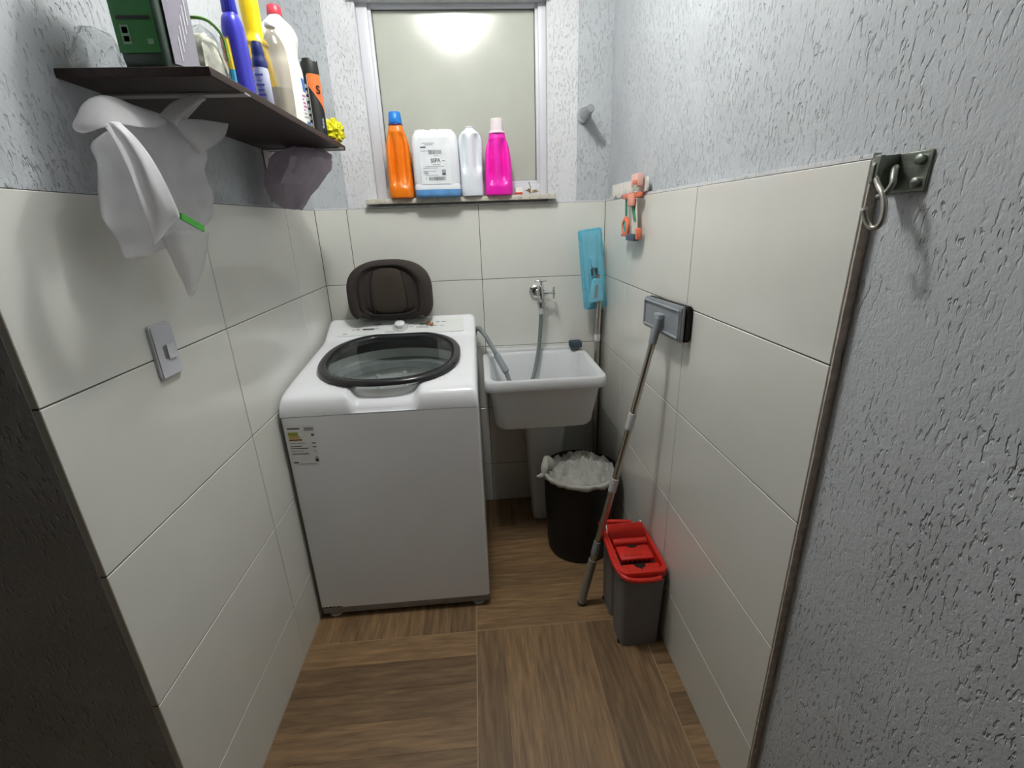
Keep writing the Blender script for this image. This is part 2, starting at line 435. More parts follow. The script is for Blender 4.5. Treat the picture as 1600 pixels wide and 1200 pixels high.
bm = B(); lathe(bm, [(.242, -.02), (.236, -.045), (.205, -.075), (.145, -.10), (.07, -.114), (.001, -.117)], lp, 40, cap0=False); finish(bm, 'shade', glow_glass(), lamp)
bl = bpy.data.lights.new('bulb', 'POINT'); bl.energy = BULB_WATTS; bl.shadow_soft_size = .045; bl.color = (1, .985, .95)
bo = bpy.data.objects.new('bulb', bl); COL.objects.link(bo); bo.location = (0, 0, -.065); bo.parent = lamp

# ================================================================== WASHING MACHINE
WXa, WXb, WYa, WYb = -.672, -.020, 1.452, 2.135
wm = thing('washing_machine', 'white top-loading washing machine with a dark-rimmed glass lid', 'washing machine', (-.346, 1.79, 0))
def ztop(y):
    """height of the sloping top cover along its depth"""
    P = [(1.452, .868), (1.456, .893), (1.466, .912), (1.485, .924), (1.52, .933), (1.60, .943), (1.97, .981), (2.0, .990), (2.05, 1.016), (2.10, 1.041), (2.120, 1.047), (2.135, 1.040)]
    for (a, za), (b, zb) in zip(P, P[1:]):
        if y <= b: return za+(zb-za)*max(0, (y-a)/(b-a))
    return P[-1][1]
LCX, LCY, LRX, LRY = -.342, 1.735, .262, .262
def lid_outline(k, n=96, grow=0):
    """rounded lid outline, flat at the back and blunt at the front; k shrinks it inwards"""
    out = []
    for i in range(n):
        a = 2*PI*i/n; c, s = math.cos(a), math.sin(a)
        e = 2.35
        x = LCX+(LRX-k)*math.copysign(abs(c)**(2/e), c)
        ry = LRY-k
        y = LCY+ry*math.copysign(abs(s)**(2/e), s)
        y = min(y, LCY+.248-k)
        if s < 0: y = LCY-(LCY-y)*(.955 if abs(c) < 2 else 1)
        out.append((x, y))
    return out
def in_lid(x, y, k):
    e = 2.35; dx = abs(x-LCX)/(LRX-k); dy = abs(y-LCY)/((LRY-k)*(.955 if y < LCY else 1))
    return dx**e+dy**e < 1 and y < LCY+.248-k
# cabinet: four walls, open top
bm = B()
t = .012
pts = rrect(WXb-WXa, WYb-WYa, .012, 4)
cx, cy = (WXa+WXb)/2, (WYa+WYb)/2
outer = [Vector((cx+x, cy+y, 0)) for x, y in pts]; inner = [Vector((cx+x*(1-.045), cy+y*(1-.045), 0)) for x, y in pts]
rings(bm, [[p+Vector((0, 0, z)) for p in outer] for z in (.056, .8545)]+[[p+Vector((0, 0, .8545)) for p in inner], [p+Vector((0, 0, .1)) for p in inner]], True, True)
cab = finish(bm, 'cabinet', M_WHITE, wm)
bm = B(); box(bm, WXa+.004, WYa+.006, .022, WXb-.004, WYa+.03, .056, .003); box(bm, WXa+.004, WYa+.02, .022, WXa+.03, WYb, .056); box(bm, WXb-.03, WYa+.02, .022, WXb-.004, WYb, .056)
M_PLINTH = mat('plinth_grey', '#8f8a88', rough=.6, noise_amt=.15)
finish(bm, 'plinth', M_PLINTH, wm)
for x in (WXa+.045, WXb-.045):
    for y in (WYa+.035, WYb-.05):
        bm = B(); lathe(bm, [(.022, 0), (.026, .004), (.026, .012), (.016, .016), (.014, .03)], (x, y, 0), 18); finish(bm, 'foot', M_LGREY, wm)
# top cover with opening, hand notch in the front and console at the back
bm = B()
NX, NY = 66, 60
ys = [WYa+(WYb-WYa)*(j/NY) for j in range(NY+1)]
ys = sorted(set([WYa, WYa+.002, WYa+.005, WYa+.01, WYa+.018]+ys))
xs = [WXa+(WXb-WXa)*i/NX for i in range(NX+1)]
xs = sorted(set(xs+[WXa+.003, WXa+.007, WXb-.003, WXb-.007]))
def zc(x, y):
    z = ztop(y)
    d = min(x-WXa, WXb-x); r = .022
    if d < r: z -= r-math.sqrt(max(0, r*r-(r-d)**2))
    # scooped hand notch at the front edge of the lid
    u = abs(x-LCX-.01)/.118
    if y < 1.56:
        k = max(0, 1-max(0, (u-.72)/.28)**2) if u < 1 else 0
        z -= .034*k*max(0, min(1, (1.556-y)/.06))
    return max(z, .8585)
V = {}
for j, y in enumerate(ys):
    for i, x in enumerate(xs): V[i, j] = bm.verts.new((x, y, zc(x, y)))
for j in range(len(ys)-1):
    for i in range(len(xs)-1):
        xm, ym = (xs[i]+xs[i+1])/2, (ys[j]+ys[j+1])/2
        if in_lid(xm, ym, .030): continue
        bm.faces.new((V[i, j], V[i+1, j], V[i+1, j+1], V[i, j+1]))
edge = [V[i, 0] for i in range(len(xs))]+[V[len(xs)-1, j] for j in range(1, len(ys))]+[V[i, len(ys)-1] for i in range(len(xs)-2, -1, -1)]+[V[0, j] for j in range(len(ys)-2, 0, -1)]
low = [bm.verts.new((v.co.x, v.co.y, .8565)) for v in edge]
for k in range(len(edge)):
    q = (k+1) % len(edge); bm.faces.new((edge[k], edge[q], low[q], low[k]))
for v in [v for v in bm.verts if not v.link_faces]: bm.verts.remove(v)
top = finish(bm, 'top_cover', M_WHITE, wm, 35)
# lid: dark ring with clear glass
def lidz(x, y): return .938+.1075*(y-1.5)+.006
bm = B(); secs = []
for k, dz in ((.0, -.006), (.0, .003), (.004, .008), (.012, .010), (.030, .008), (.034, .004), (.036, -.008)):
    secs.append([Vector((x, y, lidz(x, y)+dz)) for x, y in lid_outline(k)])
secs = [list(s) for s in zip(*secs)]
rows_ = [[bm.verts.new(p) for p in s] for s in secs]
for a in range(len(rows_)):
    b = (a+1) % len(rows_)
    for k in range(len(rows_[0])-1): bm.faces.new((rows_[a][k], rows_[b][k], rows_[b][k+1], rows_[a][k+1]))
lid = finish(bm, 'lid_ring', M_BLACKG, wm, 50)
bm = B(); rings(bm, [[Vector((x, y, lidz(x, y)+dz)) for x, y in lid_outline(.033)] for dz in (.0, .004)])
M_LIDGLASS = clear_mat('lid_glass', '#fbfdfc', .03, .03)
finish(bm, 'lid_glass', M_LIDGLASS, lid, 30)
# tub inside
M_TUB = mat('tub_grey', '#e2e5e4', rough=.3, noise_amt=.08, noise_scale=12)
M_TUBD = mat('tub_ring', '#8b9293', rough=.35)
bm = B(); lathe(bm, [(.27, .925), (.268, .90), (.262, .885)], (LCX, 1.76, 0), 48, cap0=False, cap1=False); finish(bm, 'tub_collar', M_TUB, wm)
bm = B(); lathe(bm, [(.262, .888), (.226, .876), (.222, .850), (.240, .842)], (LCX, 1.76, 0), 48, cap0=False, cap1=False); finish(bm, 'balance_ring', M_TUBD, wm)
bm = B(); lathe(bm, [(.235, .845), (.23, .70), (.228, .45), (.20, .42), (.001, .41)], (LCX, 1.76, 0), 48, cap0=False, cap1=False); drum = finish(bm, 'drum', M_TUB, wm)
for k in range(12):
    a = 2*PI*k/12; bm = B(); c, s = math.cos(a), math.sin(a)
    p = Vector((LCX+c*.226, 1.76+s*.226, 0)); tube(bm, [p+Vector((0, 0, .46)), p+Vector((0, 0, .83))], .009, 8); finish(bm, 'drum_rib', M_TUB, drum)
bm = B(); lathe(bm, [(.17, .415), (.15, .44), (.07, .47), (.045, .60), (.04, .72), (.03, .74), (.001, .745)], (LCX, 1.76, 0), 32, cap0=False); finish(bm, 'agitator', M_WPLAST, wm)
# console: print panel, dial, keys
pn = Vector((0, -(1.041-.990), .10)).normalized(); uy = Vector((0, .10, .051)).normalized(); ux = Vector((1, 0, 0))
def con(x, v): return Vector((x, 2.0, .990))+uy*v+pn*.0012      # v: distance up the slope from the console's foot
bm = B(); pts = rrect(.548, .098, .008); prism(bm, [con(-.345+x, .056+y) for x, y in pts], pn*.0012)
M_PANEL = mat('console_panel', '#e4e8e6', rough=.3, noise_amt=.02)
pan = finish(bm, 'console_panel', M_PANEL, wm)
o = con(-.345, .056)+pn*.001
rects = []
for x0, y0, w_, h_, mi in ((-.215, -.012, .012, .005, 1), (-.196, -.012, .017, .006, 2), (-.168, -.014, .05, .009, 3), (-.25, -.038, .02, .005, 1), (-.12, .020, .03, .006, 3), (-.115, .004, .012, .004, 1), (-.12, -.010, .022, .004, 1),
                           (-.145, .012, .01, .01, 0), (-.07, -.035, .044, .003, 3), (.03, .02, .022, .006, 1), (.08, .012, .05, .003, 3), (.035, -.008, .014, .004, 1), (.065, -.008, .03, .003, 1), (.065, -.015, .055, .003, 1), (.105, -.006, .02, .004, 1),
                           (.13, .018, .016, .007, 0), (.152, .018, .014, .006, 1), (.14, -.006, .016, .005, 1), (.175, .018, .02, .005, 1), (.17, -.008, .016, .003, 1), (-.03, .025, .03, .003, 1)):
    rects.append((x0, y0, x0+w_, y0+h_, mi))
frame_rects('console_print', o, ux, uy, rects, [M_WPLAST, M_PRINTG, mat('print_red', '#b4655a'), M_PRINT], pan)['kind'] = 'stuff'
dial = None
def disc_on(name, x, v, prof, m, par, n=32):
    bm = B(); c = con(x, v); a = ux; b = uy
    rings(bm, [[c+pn*h+(a*math.cos(2*PI*i/n)+b*math.sin(2*PI*i/n))*r for i in range(n)] for r, h in prof], False, True)
    return finish(bm, name, m, par)
dial = disc_on('dial', -.350, .055, [(.034, 0), (.034, .004), (.030, .006)], M_LGREY, wm)
disc_on('dial_knob', -.350, .055, [(.022, .006), (.021, .022), (.017, .025)], M_WPLAST, dial)
# energy label and front decals
lx = Vector((.088, 0, -.002)).normalized(); ly = Vector((.02, 0, .145)).normalized()
L0 = Vector((-.660, WYa-.0003, .680))
lab = [(0, 0, .090, .148, 0), (.004, .134, .044, .139, 3), (.058, .128, .088, .140, 4), (.004, .110, .036, .123, 1), (.004, .100, .040, .109, 5), (.004, .092, .046, .098, 2), (.078, .108, .087, .116, 3),
       (.004, .081, .054, .084, 4), (.076, .080, .088, .084, 3), (.004, .070, .040, .073, 3), (.004, .062, .060, .065, 3), (.076, .066, .088, .070, 3), (.004, .052, .044, .055, 4), (.004, .040, .06, .046, 4), (.076, .05, .084, .053, 4),
       (.004, .008, .020, .013, 3), (.02, .003, .080, .006, 4), (.077, .012, .088, .024, 3), (.08, .026, .086, .032, 4)]
M_LABEL = mat('label_paper', '#e2e3e0', rough=.5)
frame_rects('energy_label', L0, lx, Vector((-.0, 0, 1)), lab, [M_LABEL, mat('label_green', '#9aa33c', rough=.5), mat('label_brown', '#8a5a1e', rough=.5), M_PRINT, M_PRINTG, mat('label_yellow', '#c2a845', rough=.5)], cab)
# chipped rust patch at the lower left of the front panel
bm = B(); random.seed(9)
p = [(-.664+.005*i, .0585+random.uniform(.0, .006)*(1 if i < 13 else .3)) for i in range(16)]
prism(bm, [Vector((x, WYa-.0004, z)) for x, z in p]+[Vector((p[-1][0], WYa-.0004, .0565)), Vector((p[0][0], WYa-.0004, .0565))], (0, .001, 0))
finish(bm, 'rust_chip', mat('rust', '#4a3020', rough=.9, noise_amt=.3, noise_scale=120), cab, 0)
# drain hose with its end piece hanging into the sink
M_HOSE = mat('hose_grey', '#84898b', rough=.5)
path = spline([(-.045, 2.145, .80), (-.030, 2.150, .93), (-.012, 2.135, .975), (.016, 2.10, .955), (.048, 2.06, .905), (.082, 2.02, .845), (.105, 2.00, .80), (.125, 1.985, .745), (.150, 1.97, .70)], 14)
bm = B(); tube(bm, path, lambda t: .0105+.0012*math.sin(t*2*PI*52), 12); hs = finish(bm, 'drain_hose', M_HOSE, wm)
bm = B(); a = Vector((.068, 2.038, .868)); b = Vector((.108, 1.997, .797)); tube(bm, [a, a.lerp(b, .1), b], lambda t: .0155, 14); finish(bm, 'hose_cuff', M_GREY, hs)

# ================================================================== HEADREST ON THE MACHINE
hr = thing('car_seat_headrest', 'dark brown padded car seat headrest standing on the washing machine console', 'headrest', (-.38, 2.10, 1.035))
M_FAB = mat('brown_fabric', '#37302d', rough=.95, noise_amt=.2, noise_scale=220, bump=.5, bump_scale=700)
M_FAB2 = mat('brown_fabric_panel', '#3d352d', rough=.95, noise_amt=.2, noise_scale=220, bump=.5, bump_scale=700)
M_PIPE = mat('black_piping', '#1c1816', rough=.8)
HC = Vector((-.381, 2.092, 1.163))
def hout(a):
    """outline of the arch: wide rounded shoulders, narrower foot"""
    c, s = math.cos(a), math.sin(a); e = 2.5
    e = 2.6 if s > 0 else 4.5
    x = .180*math.copysign(abs(c)**(2/e), c); z = (.140 if s > 0 else .132)*math.copysign(abs(s)**(2/e), s)
    if s < 0: x *= 1-.12*(-s)**2
    if s < 0 and abs(c) < .74: z *= .86                         # raised middle of the lower edge
    return x, z
N = 72
def hring(k, y, zoff=0): return [HC+Vector((hout(2*PI*i/N)[0]*k, y-.03*(abs(hout(2*PI*i/N)[0])/.18)**2*(1 if y < 0 else 0), hout(2*PI*i/N)[1]*k+zoff)) for i in range(N)]
bm = B()
rings(bm, [hring(.80, .045), hring(.95, .035), hring(1.0, .012), hring(1.0, -.012), hring(.96, -.034), hring(.88, -.046), hring(.78, -.044), hring(.71, -.028), hring(.60, -.02)])
finish(bm, 'outer_cushion', M_FAB, hr, 70)
def inner(k):
    out = []
    for i in range(N):
        a = 2*PI*i/N; c, s = math.cos(a), math.sin(a); e = 4.0
        x = .118*k*math.copysign(abs(c)**(2/e), c); z = (.112 if s > 0 else .098)*k*math.copysign(abs(s)**(2/e), s)
        if s > 0: x *= 1-.28*s*s
        if s < -.5: z *= .86
        out.append((x, z))
    return out
bm = B(); rings(bm, [[HC+Vector((x, y, z)) for x, z in inner(k)] for k, y in ((1.06, -.018), (1.05, -.034), (.98, -.045), (.85, -.050), (.5, -.052))], False, True); finish(bm, 'side_bolster', M_FAB, hr, 70)
bm = B(); rings(bm, [[HC+Vector((x*.66, y, z*.97)) for x, z in inner(k)] for k, y in ((1.0, -.040), (1.0, -.052), (.94, -.058), (.6, -.060))], False, True); finish(bm, 'centre_panel', M_FAB2, hr, 70)
bm = B(); pp = [HC+Vector((x, -.050-.03*(abs(x)/.18)**2*.6, z)) for x, z in inner(1.08)]; tube(bm, pp+pp[:1], .0055, 8, cap=False); finish(bm, 'piping', M_PIPE, hr, 0)
for sx in (-1, 1):
    bm = B(); tube(bm, spline([HC+Vector((sx*.060, -.054, .095)), HC+Vector((sx*.072, -.057, .03)), HC+Vector((sx*.074, -.057, -.03)), HC+Vector((sx*.066, -.054, -.08))], 6), .0035, 8); finish(bm, 'seam', M_PIPE, hr, 0)
# small copper coloured trinket beside the headrest
bm = B(); random.seed(3)
for k in range(7):
    a = k*.9; c = con(-.222+.010*math.cos(a*2.3), .062+.007*math.sin(a*1.9))+pn*(.006+.002*(k % 2))
    tube(bm, [c+(ux*math.cos(q)+uy*math.sin(q)+pn*.3*math.sin(q+k))*.006 for q in [2*PI*i/12 for i in range(13)]], .0016, 6)
tag(finish(bm, 'copper_chain', mat('copper', '#c98a62', rough=.3, metal=.9), None), 'small heap of copper-coloured chain on the machine console', 'chain')

# ================================================================== SINK, FAUCET, HOSE
SX0, SX1, SY0, SY1, SZ = .004, .500, 1.712, 2.165, .845
sink = thing('laundry_sink', 'pale laundry sink tank on a tapering pedestal beside the washing machine', 'sink', (.25, 1.94, 0))
M_SINK = mat('sink_white', '#d3d6d8', rough=.33, noise_amt=.03, noise_scale=8)
cx, cy = (SX0+SX1)/2, (SY0+SY1)/2
def srect(w_, d_, z, r, oy=0): return [Vector((cx+x, cy+oy+y, z)) for x, y in rrect(w_, d_, r, 6)]
W_, D_ = SX1-SX0, SY1-SY0
bm = B()
rings(bm, [srect(W_-.10, D_-.10, .615, .05, .01), srect(W_-.085, D_-.09, .625, .055, .008), srect(W_-.05, D_-.05, .76, .05, .004), srect(W_-.035, D_-.035, .800, .05), srect(W_-.006, D_-.006, .800, .04), srect(W_, D_, .806, .04), srect(W_, D_, .838, .04),
           srect(W_-.008, D_-.008, SZ, .04), srect(W_-.045, D_-.045, SZ, .045), srect(W_-.062, D_-.062, SZ-.008, .045), srect(W_-.10, D_-.11, .70, .05), srect(W_-.14, D_-.14, .645, .06), srect(W_-.2, D_-.2, .64, .06)])
finish(bm, 'basin', M_SINK, sink, 40)
bm = B(); box(bm, SX0+.02, SY1-.012, .80, SX1-.02, D-.002, SZ+.014, .004); finish(bm, 'back_ledge', M_SINK, sink)
bm = B()
def col_ring(z, w_, d_): return [Vector((.283+x, 2.06+y, z)) for x, y in rrect(w_, d_, .03, 5)]
rings(bm, [col_ring(0, .125, .13), col_ring(.03, .125, .13), col_ring(.35, .165, .16), col_ring(.60, .205, .2), col_ring(.63, .21, .2)]); finish(bm, 'pedestal', M_SINK, sink, 40)
bm = B(); lathe(bm, [(.026, .642), (.024, .645), (.010, .6435)], (.25, 1.95, 0), 24); finish(bm, 'drain', M_CHROME, sink)
# dark block at the rear corner of the rim
bm = B(); box(bm, .425, 2.115, SZ+.014, .482, 2.165, SZ+.044, .006); tag(finish(bm, 'rim_block', mat('dark_block', '#3d4a57', rough=.95, bump=.6, bump_scale=300)), 'small dark block lying at the rear corner of the sink rim', 'rim_block')

fa = thing('wall_faucet', 'chrome double wall tap with cross handles above the sink', 'faucet', (.283, D, 1.125))
bm = B(); lathe(bm, [(.033, D), (.032, D-.006), (.022, D-.014), (.013, D-.016)], (.273, 0, 1.125), 24, axis='y'); finish(bm, 'flange', M_CHROME, fa)
bm = B(); tube(bm, [(.276, D-.01, 1.125), (.282, D-.03, 1.125), (.287, D-.055, 1.122), (.289, D-.062, 1.118)], .013, 14); lathe(bm, [(.001, 1.072), (.011, 1.074), (.013, 1.09), (.016, 1.10), (.018, 1.12), (.016, 1.138), (.012, 1.145), (.011, 1.158), (.006, 1.16), (.006, 1.177)], (.289, D-.06, 0), 20); finish(bm, 'body', M_CHROME, fa)
def cross(c, ax):
    bm = B(); c = Vector(c)
    a, b = (Vector((1, 0, 0)), Vector((0, 1, 0))) if ax == 'z' else (Vector((0, 0, 1)), Vector((0, 1, 0)))
    for d in (a, b): tube(bm, [c-d*.028, c-d*.026, c, c+d*.026, c+d*.028], lambda t: .0045 if .1 < t < .9 else .003, 10)
    return finish(bm, 'handle', M_CHROME, fa)
cross((.289, D-.06, 1.179), 'z')
bm = B(); lathe(bm, [(.012, .300), (.012, .318), (.006, .32), (.0055, .346)], (0, D-.06, 1.124), 16, axis='x'); finish(bm, 'side_valve', M_CHROME, fa)
cross((.348, D-.06, 1.124), 'x')
bm = B(); lathe(bm, [(.015, 1.060), (.015, 1.066), (.019, 1.068), (.019, 1.080), (.012, 1.082)], (.289, D-.06, 0), 18); finish(bm, 'outlet_nut', M_CHROME, fa)
bm = B(); tube(bm, spline([(.289, D-.06, 1.066), (.288, D-.06, 1.03), (.285, D-.065, .98), (.277, D-.075, .90), (.262, D-.095, .82), (.240, D-.13, .75), (.21, D-.18, .70), (.17, D-.22, .672)], 10), .0092, 12)
ho = finish(bm, 'hose', mat('hose_dark_grey', '#6f7876', rough=.45))
bm = B(); lathe(bm, [(.0125, 1.028), (.0125, 1.062)], (.2885, D-.06, 0), 18); finish(bm, 'ferrule', M_LGREY, ho)
tag(ho, 'grey rubber hose hanging from the tap down into the sink', 'hose')
# capped stop valve in the plaster right of the window
sv = thing('stop_valve', 'small chrome capped valve stub in the plaster right of the window', 'valve', (.490, D+TT, 1.855))
bm = B(); lathe(bm, [(.030, D+TT), (.029, D+.004), (.022, D-.008)], (.490, 0, 1.855), 24, axis='y'); finish(bm, 'flange', M_CHROME, sv)
bm = B(); lathe(bm, [(.0215, D-.006), (.0215, D-.05), (.0165, D-.056), (.0160, D-.112), (.012, D-.117)], (.490, 0, 1.855), 20, axis='y'); finish(bm, 'stem', mat('dull_chrome', '#b0b3b5', rough=.3, metal=.8), sv)

# ================================================================== MOPS IN THE CORNER
sm = thing('spray_mop', 'turquoise spray mop stored head up in the corner behind the sink', 'mop', (.535, 2.10, 0))
M_TURQ = mat('turquoise_plastic', '#7cc6dc', rough=.5, noise_amt=.05)
M_TURQC = mat('turquoise_cloth', '#70c2d9', rough=.9, noise_amt=.1, noise_scale=60, bump=.5, bump_scale=400)
# head: long plate leaning in the corner, face to the camera
hx = Vector((.97, .12, .12)).normalized(); hz = Vector((.11, .04, -1)).normalized(); hx = (hx-hz*hx.dot(hz)).normalized(); hn = hx.cross(hz)
if hn.y > 0: hn = -hn
HM = Vector((.523, 2.105, 1.222))
def hp(u, v, d): return HM+hx*u+hz*v+hn*d
pts = rrect(.108, .355, .012, 4)
bm = B(); prism(bm, [hp(x, y, -.012) for x, y in pts], hn*.012); finish(bm, 'cloth_pad', M_TURQC, sm)
pts = rrect(.086, .335, .008, 4)
bm = B(); prism(bm, [hp(x, y, 0) for x, y in pts], hn*.006)
hd = finish(bm, 'head_plate', M_TURQ, sm)
for u in (-.026, .026):
    bm = B(); tube(bm, [hp(u, -.15, .006), hp(u, .15, .006)], .003, 6); finish(bm, 'rib', M_TURQ, hd)
bm = B(); prism(bm, [hp(x+.0, y-.035, .006) for x, y in rrect(.022, .045, .005, 3)], hn*.014); finish(bm, 'swivel_joint', M_TURQ, sm)
bm = B(); tube(bm, [hp(-.012, -.008, .016), hp(-.012, .022, .016)], .004, 8); tube(bm, [hp(.01, -.008, .016), hp(.01, .022, .016)], .004, 8); finish(bm, 'hinge_pins', M_DGREY, sm)
bm = B(); prism(bm, [hp(x, y, .012) for x, y in ((-.012, .035), (.022, .035), (.026, .135), (-.038, .14), (-.034, .115))], hn*.032); bmesh.ops.bevel(bm, geom=bm.edges[:], offset=.004, segments=2, affect='EDGES'); finish(bm, 'spray_housing', M_TURQ, sm)
bm = B(); prism(bm, [hp(x, y, .0445) for x, y in ((-.010, .06), (.002, .06), (-.004, .115), (-.022, .12))], hn*.001); finish(bm, 'grey_insert', M_GREY, sm, 0)
bm = B(); tube(bm, [hp(.010, .02, .025), hp(.010, .13, .028), Vector((.545, 2.085, .9)), Vector((.545, 2.09, .02))], .0115, 14); finish(bm, 'pole', M_STEEL, sm)
bm = B(); a = Vector((.5455, 2.085, .93)); tube(bm, [a, a+Vector((0, 0, -.03))], .0145, 14); finish(bm, 'pole_clip', M_LGREY, sm)
bm = B(); tube(bm, [(.577, 2.165, 1.02), (.575, 2.165, .5), (.573, 2.165, .0)], .0105, 12); st = finish(bm, 'broom_handle', mat('brown_handle', '#6b5a48', rough=.5, noise_amt=.15))
bm = B(); tube(bm, [(.577, 2.165, 1.018), (.577, 2.165, 1.030)], .0122, 12); finish(bm, 'end_cap', M_DGREY, st)
tag(st, 'thin brown broom handle standing in the corner behind the turquoise mop', 'broom handle')

# flat mop leaning on the right wall
fm = thing('flat_mop', 'grey flat mop with steel telescopic pole leaning against the right wall', 'mop', (.339, 1.423, 0))
A0, A1, Z0, Z1 = 1.236, 1.533, 1.094, 1.196
pl = [(A0, Z0+.006), (A1, Z0-.004), (A1, Z1-.006), (A0, Z1+.006)]
def plate(x0, x1, k, m, name, par=fm, bev=.004):
    bm = B(); c = Vector((0, (A0+A1)/2, (Z0+Z1)/2))
    prism(bm, [Vector((x0, c.y+(y-c.y)*k[0], c.z+(z-c.z)*k[1])) for y, z in pl], (x1-x0, 0, 0))
    bmesh.ops.bevel(bm, geom=bm.edges[:], offset=bev, segments=2, affect='EDGES'); return finish(bm, name, m, par)
plate(.572, .5925, (1, 1), mat('dark_pad', '#2c2826', rough=.95, noise_amt=.2, noise_scale=150, bump=.6, bump_scale=300), 'pad')
hd = plate(.560, .574, (1, 1), M_GREY, 'head_plate')
for a, b in (((A0+.012, Z0+.016), (A1-.012, Z0+.008)), ((A0+.012, Z1-.008), (A1-.012, Z1-.016)), ((A1-.012, Z0+.008), (A1-.012, Z1-.016)), ((A0+.012, Z0+.016), (A0+.012, Z1-.008))):
    bm = B(); tube(bm, [(.559, a[0], a[1]), (.559, b[0], b[1])], .004, 8); finish(bm, 'rim', M_GREY, hd)
P0, P1 = Vector((.546, 1.362, 1.142)), Vector((.339, 1.423, .004))
bm = B(); box(bm, .540, 1.352, 1.118, .562, 1.396, 1.160, .004); finish(bm, 'swivel_joint', M_GREY, fm)
def seg(t0, t1, r, m, name, par=fm):
    bm = B(); tube(bm, [P0.lerp(P1, t0), P0.lerp(P1, t0+.002), P0.lerp(P1, t1-.002), P0.lerp(P1, t1)], lambda t: r, 16); return finish(bm, name, m, par)
seg(-.005, .065, .0125, M_GREY, 'socket')
po = seg(.06, .30, .0105, M_STEEL, 'pole')
seg(.275, .325, .0135, M_LGREY, 'collar', po); seg(.32, .51, .0115, M_STEEL, 'pole'); seg(.495, .54, .014, M_LGREY, 'collar', po); seg(.535, .74, .0125, M_STEEL, 'pole')
seg(.735, .785, .0145, M_GREY, 'collar', po); seg(.785, .815, .0125, M_STEEL, 'pole'); seg(.81, .995, .0160, mat('handle_beige', '#8f8a80', rough=.5), 'handle'); seg(.993, 1.0, .0165, M_DGREY, 'end_cap')

# ================================================================== BUCKET AND BIN
bk = thing('mop_bucket', 'grey two-chamber mop bucket with red wringer top beside the right wall', 'bucket', (.50, 1.34, 0))
BX0, BX1, BY0, BY1 = .428, .578, 1.215, 1.470
bcx = (BX0+BX1)/2
def chamber(y0, y1, w0, w1):
    def ring(z, f, gy=0): return [Vector((bcx+x, (y0+y1)/2+y, z)) for x, y in rrect(w0+(w1-w0)*f, y1-y0+.012*f, .018, 5)]
    bm = B(); rings(bm, [ring(0, 0), ring(.004, .03), ring(.284, 1), ring(.288, 1)]); return bm
finish(chamber(BY0, 1.318, .138, .150), 'front_chamber', M_GUN, bk)
finish(chamber(1.348, BY1-.01, .138, .150), 'rear_chamber', M_GUN, bk)
bm = B(); box(bm, BX0+.022, 1.30, .03, BX1-.022, 1.36, .30, .004); finish(bm, 'bridge', M_GUN, bk)
for x in (BX0+.014, BX1-.014):
    for y in (BY0+.02, BY1-.03):
        bm = B(); lathe(bm, [(.009, 0), (.010, .006), (.008, .012)], (x-.0035 if x < bcx else x+.0035, y, 0), 12); finish(bm, 'foot', M_BLACK, bk)
def rr3(w_, d_, r, z, oy=0): return [Vector((bcx+x, (BY0+BY1)/2+oy+y, z)) for x, y in rrect(w_, d_, r, 6)]
bm = B()
w_, d_ = .166, .262
o1 = [rr3(w_, d_, .03, .296), rr3(w_+.004, d_+.004, .03, .300), rr3(w_+.004, d_+.004, .03, .318), rr3(w_, d_, .03, .323), rr3(w_-.026, d_-.03, .022, .323), rr3(w_-.032, d_-.036, .02, .300), rr3(w_-.036, d_-.04, .018, .296)]
rows_ = rings(bm, o1, False, False)
for i in range(len(rows_[0])): bm.faces.new((rows_[-1][i], rows_[-1][(i+1) % len(rows_[0])], rows_[0][(i+1) % len(rows_[0])], rows_[0][i]))
finish(bm, 'wringer_frame', M_RED, bk)
# wringer deck: sloped plate with star cut, slots and a roller
M_HOLE_SHADE = mat('painted_hole_shade', '#1c0503', rough=.9)  # near-black red pieces paint the shade inside the cuts and slots
bm = B(); box(bm, bcx-.066, 1.228, .296, bcx+.066, 1.268, .312, .003); finish(bm, 'front_deck', M_RED, bk)
bm = B(); prism(bm, [Vector((bcx+x, 1.248+y, .3121)) for x, y in ((-.022, .020), (-.016, .004), (-.004, -.002), (0, -.012), (.004, -.002), (.016, .004), (.022, .020))], (0, 0, .0006)); finish(bm, 'star_cut', M_HOLE_SHADE, bk, 0)
bm = B(); box(bm, bcx-.066, 1.262, .2885, bcx+.066, 1.290, .2905); finish(bm, 'squeeze_slot', M_HOLE_SHADE, bk, 0)
bm = B(); box(bm, bcx-.060, 1.282, .303, bcx+.058, 1.352, .322, .004); dk = finish(bm, 'wringer_plate', M_RED, bk)
for k in range(6):
    bm = B(); x = bcx-.043+k*.0165; box(bm, x-.0045, 1.2815, .308, x+.0045, 1.2835, .315); finish(bm, 'slot', M_HOLE_SHADE, dk, 0)
for k in range(5):
    bm = B(); x = bcx-.036+k*.018; tube(bm, [(x-.006, 1.30, .322), (x+.006, 1.30, .322)], .0025, 6); finish(bm, 'rib', M_RED, dk)
bm = B(); prism(bm, [Vector((bcx+.02*math.cos(a), 1.352+.014*math.sin(a), .3222)) for a in [PI+PI*i/10 for i in range(11)]], (0, 0, .0006)); finish(bm, 'finger_cut', M_HOLE_SHADE, dk, 0)
bm = B(); box(bm, bcx-.066, 1.352, .290, bcx+.066, 1.452, .298); finish(bm, 'rear_well', M_RED, bk, 0)
bm = B(); tube(bm, [(bcx-.062, 1.378, .316), (bcx+.062, 1.378, .316)], .014, 16); finish(bm, 'roller', M_RED, bk)
bm = B(); prism(bm, [Vector((bcx-.068, y, z)) for y, z in ((1.400, .298), (1.440, .298), (1.452, .345), (1.440, .352), (1.405, .315))], (.136, 0, 0)); finish(bm, 'rear_guard', M_RED, bk)
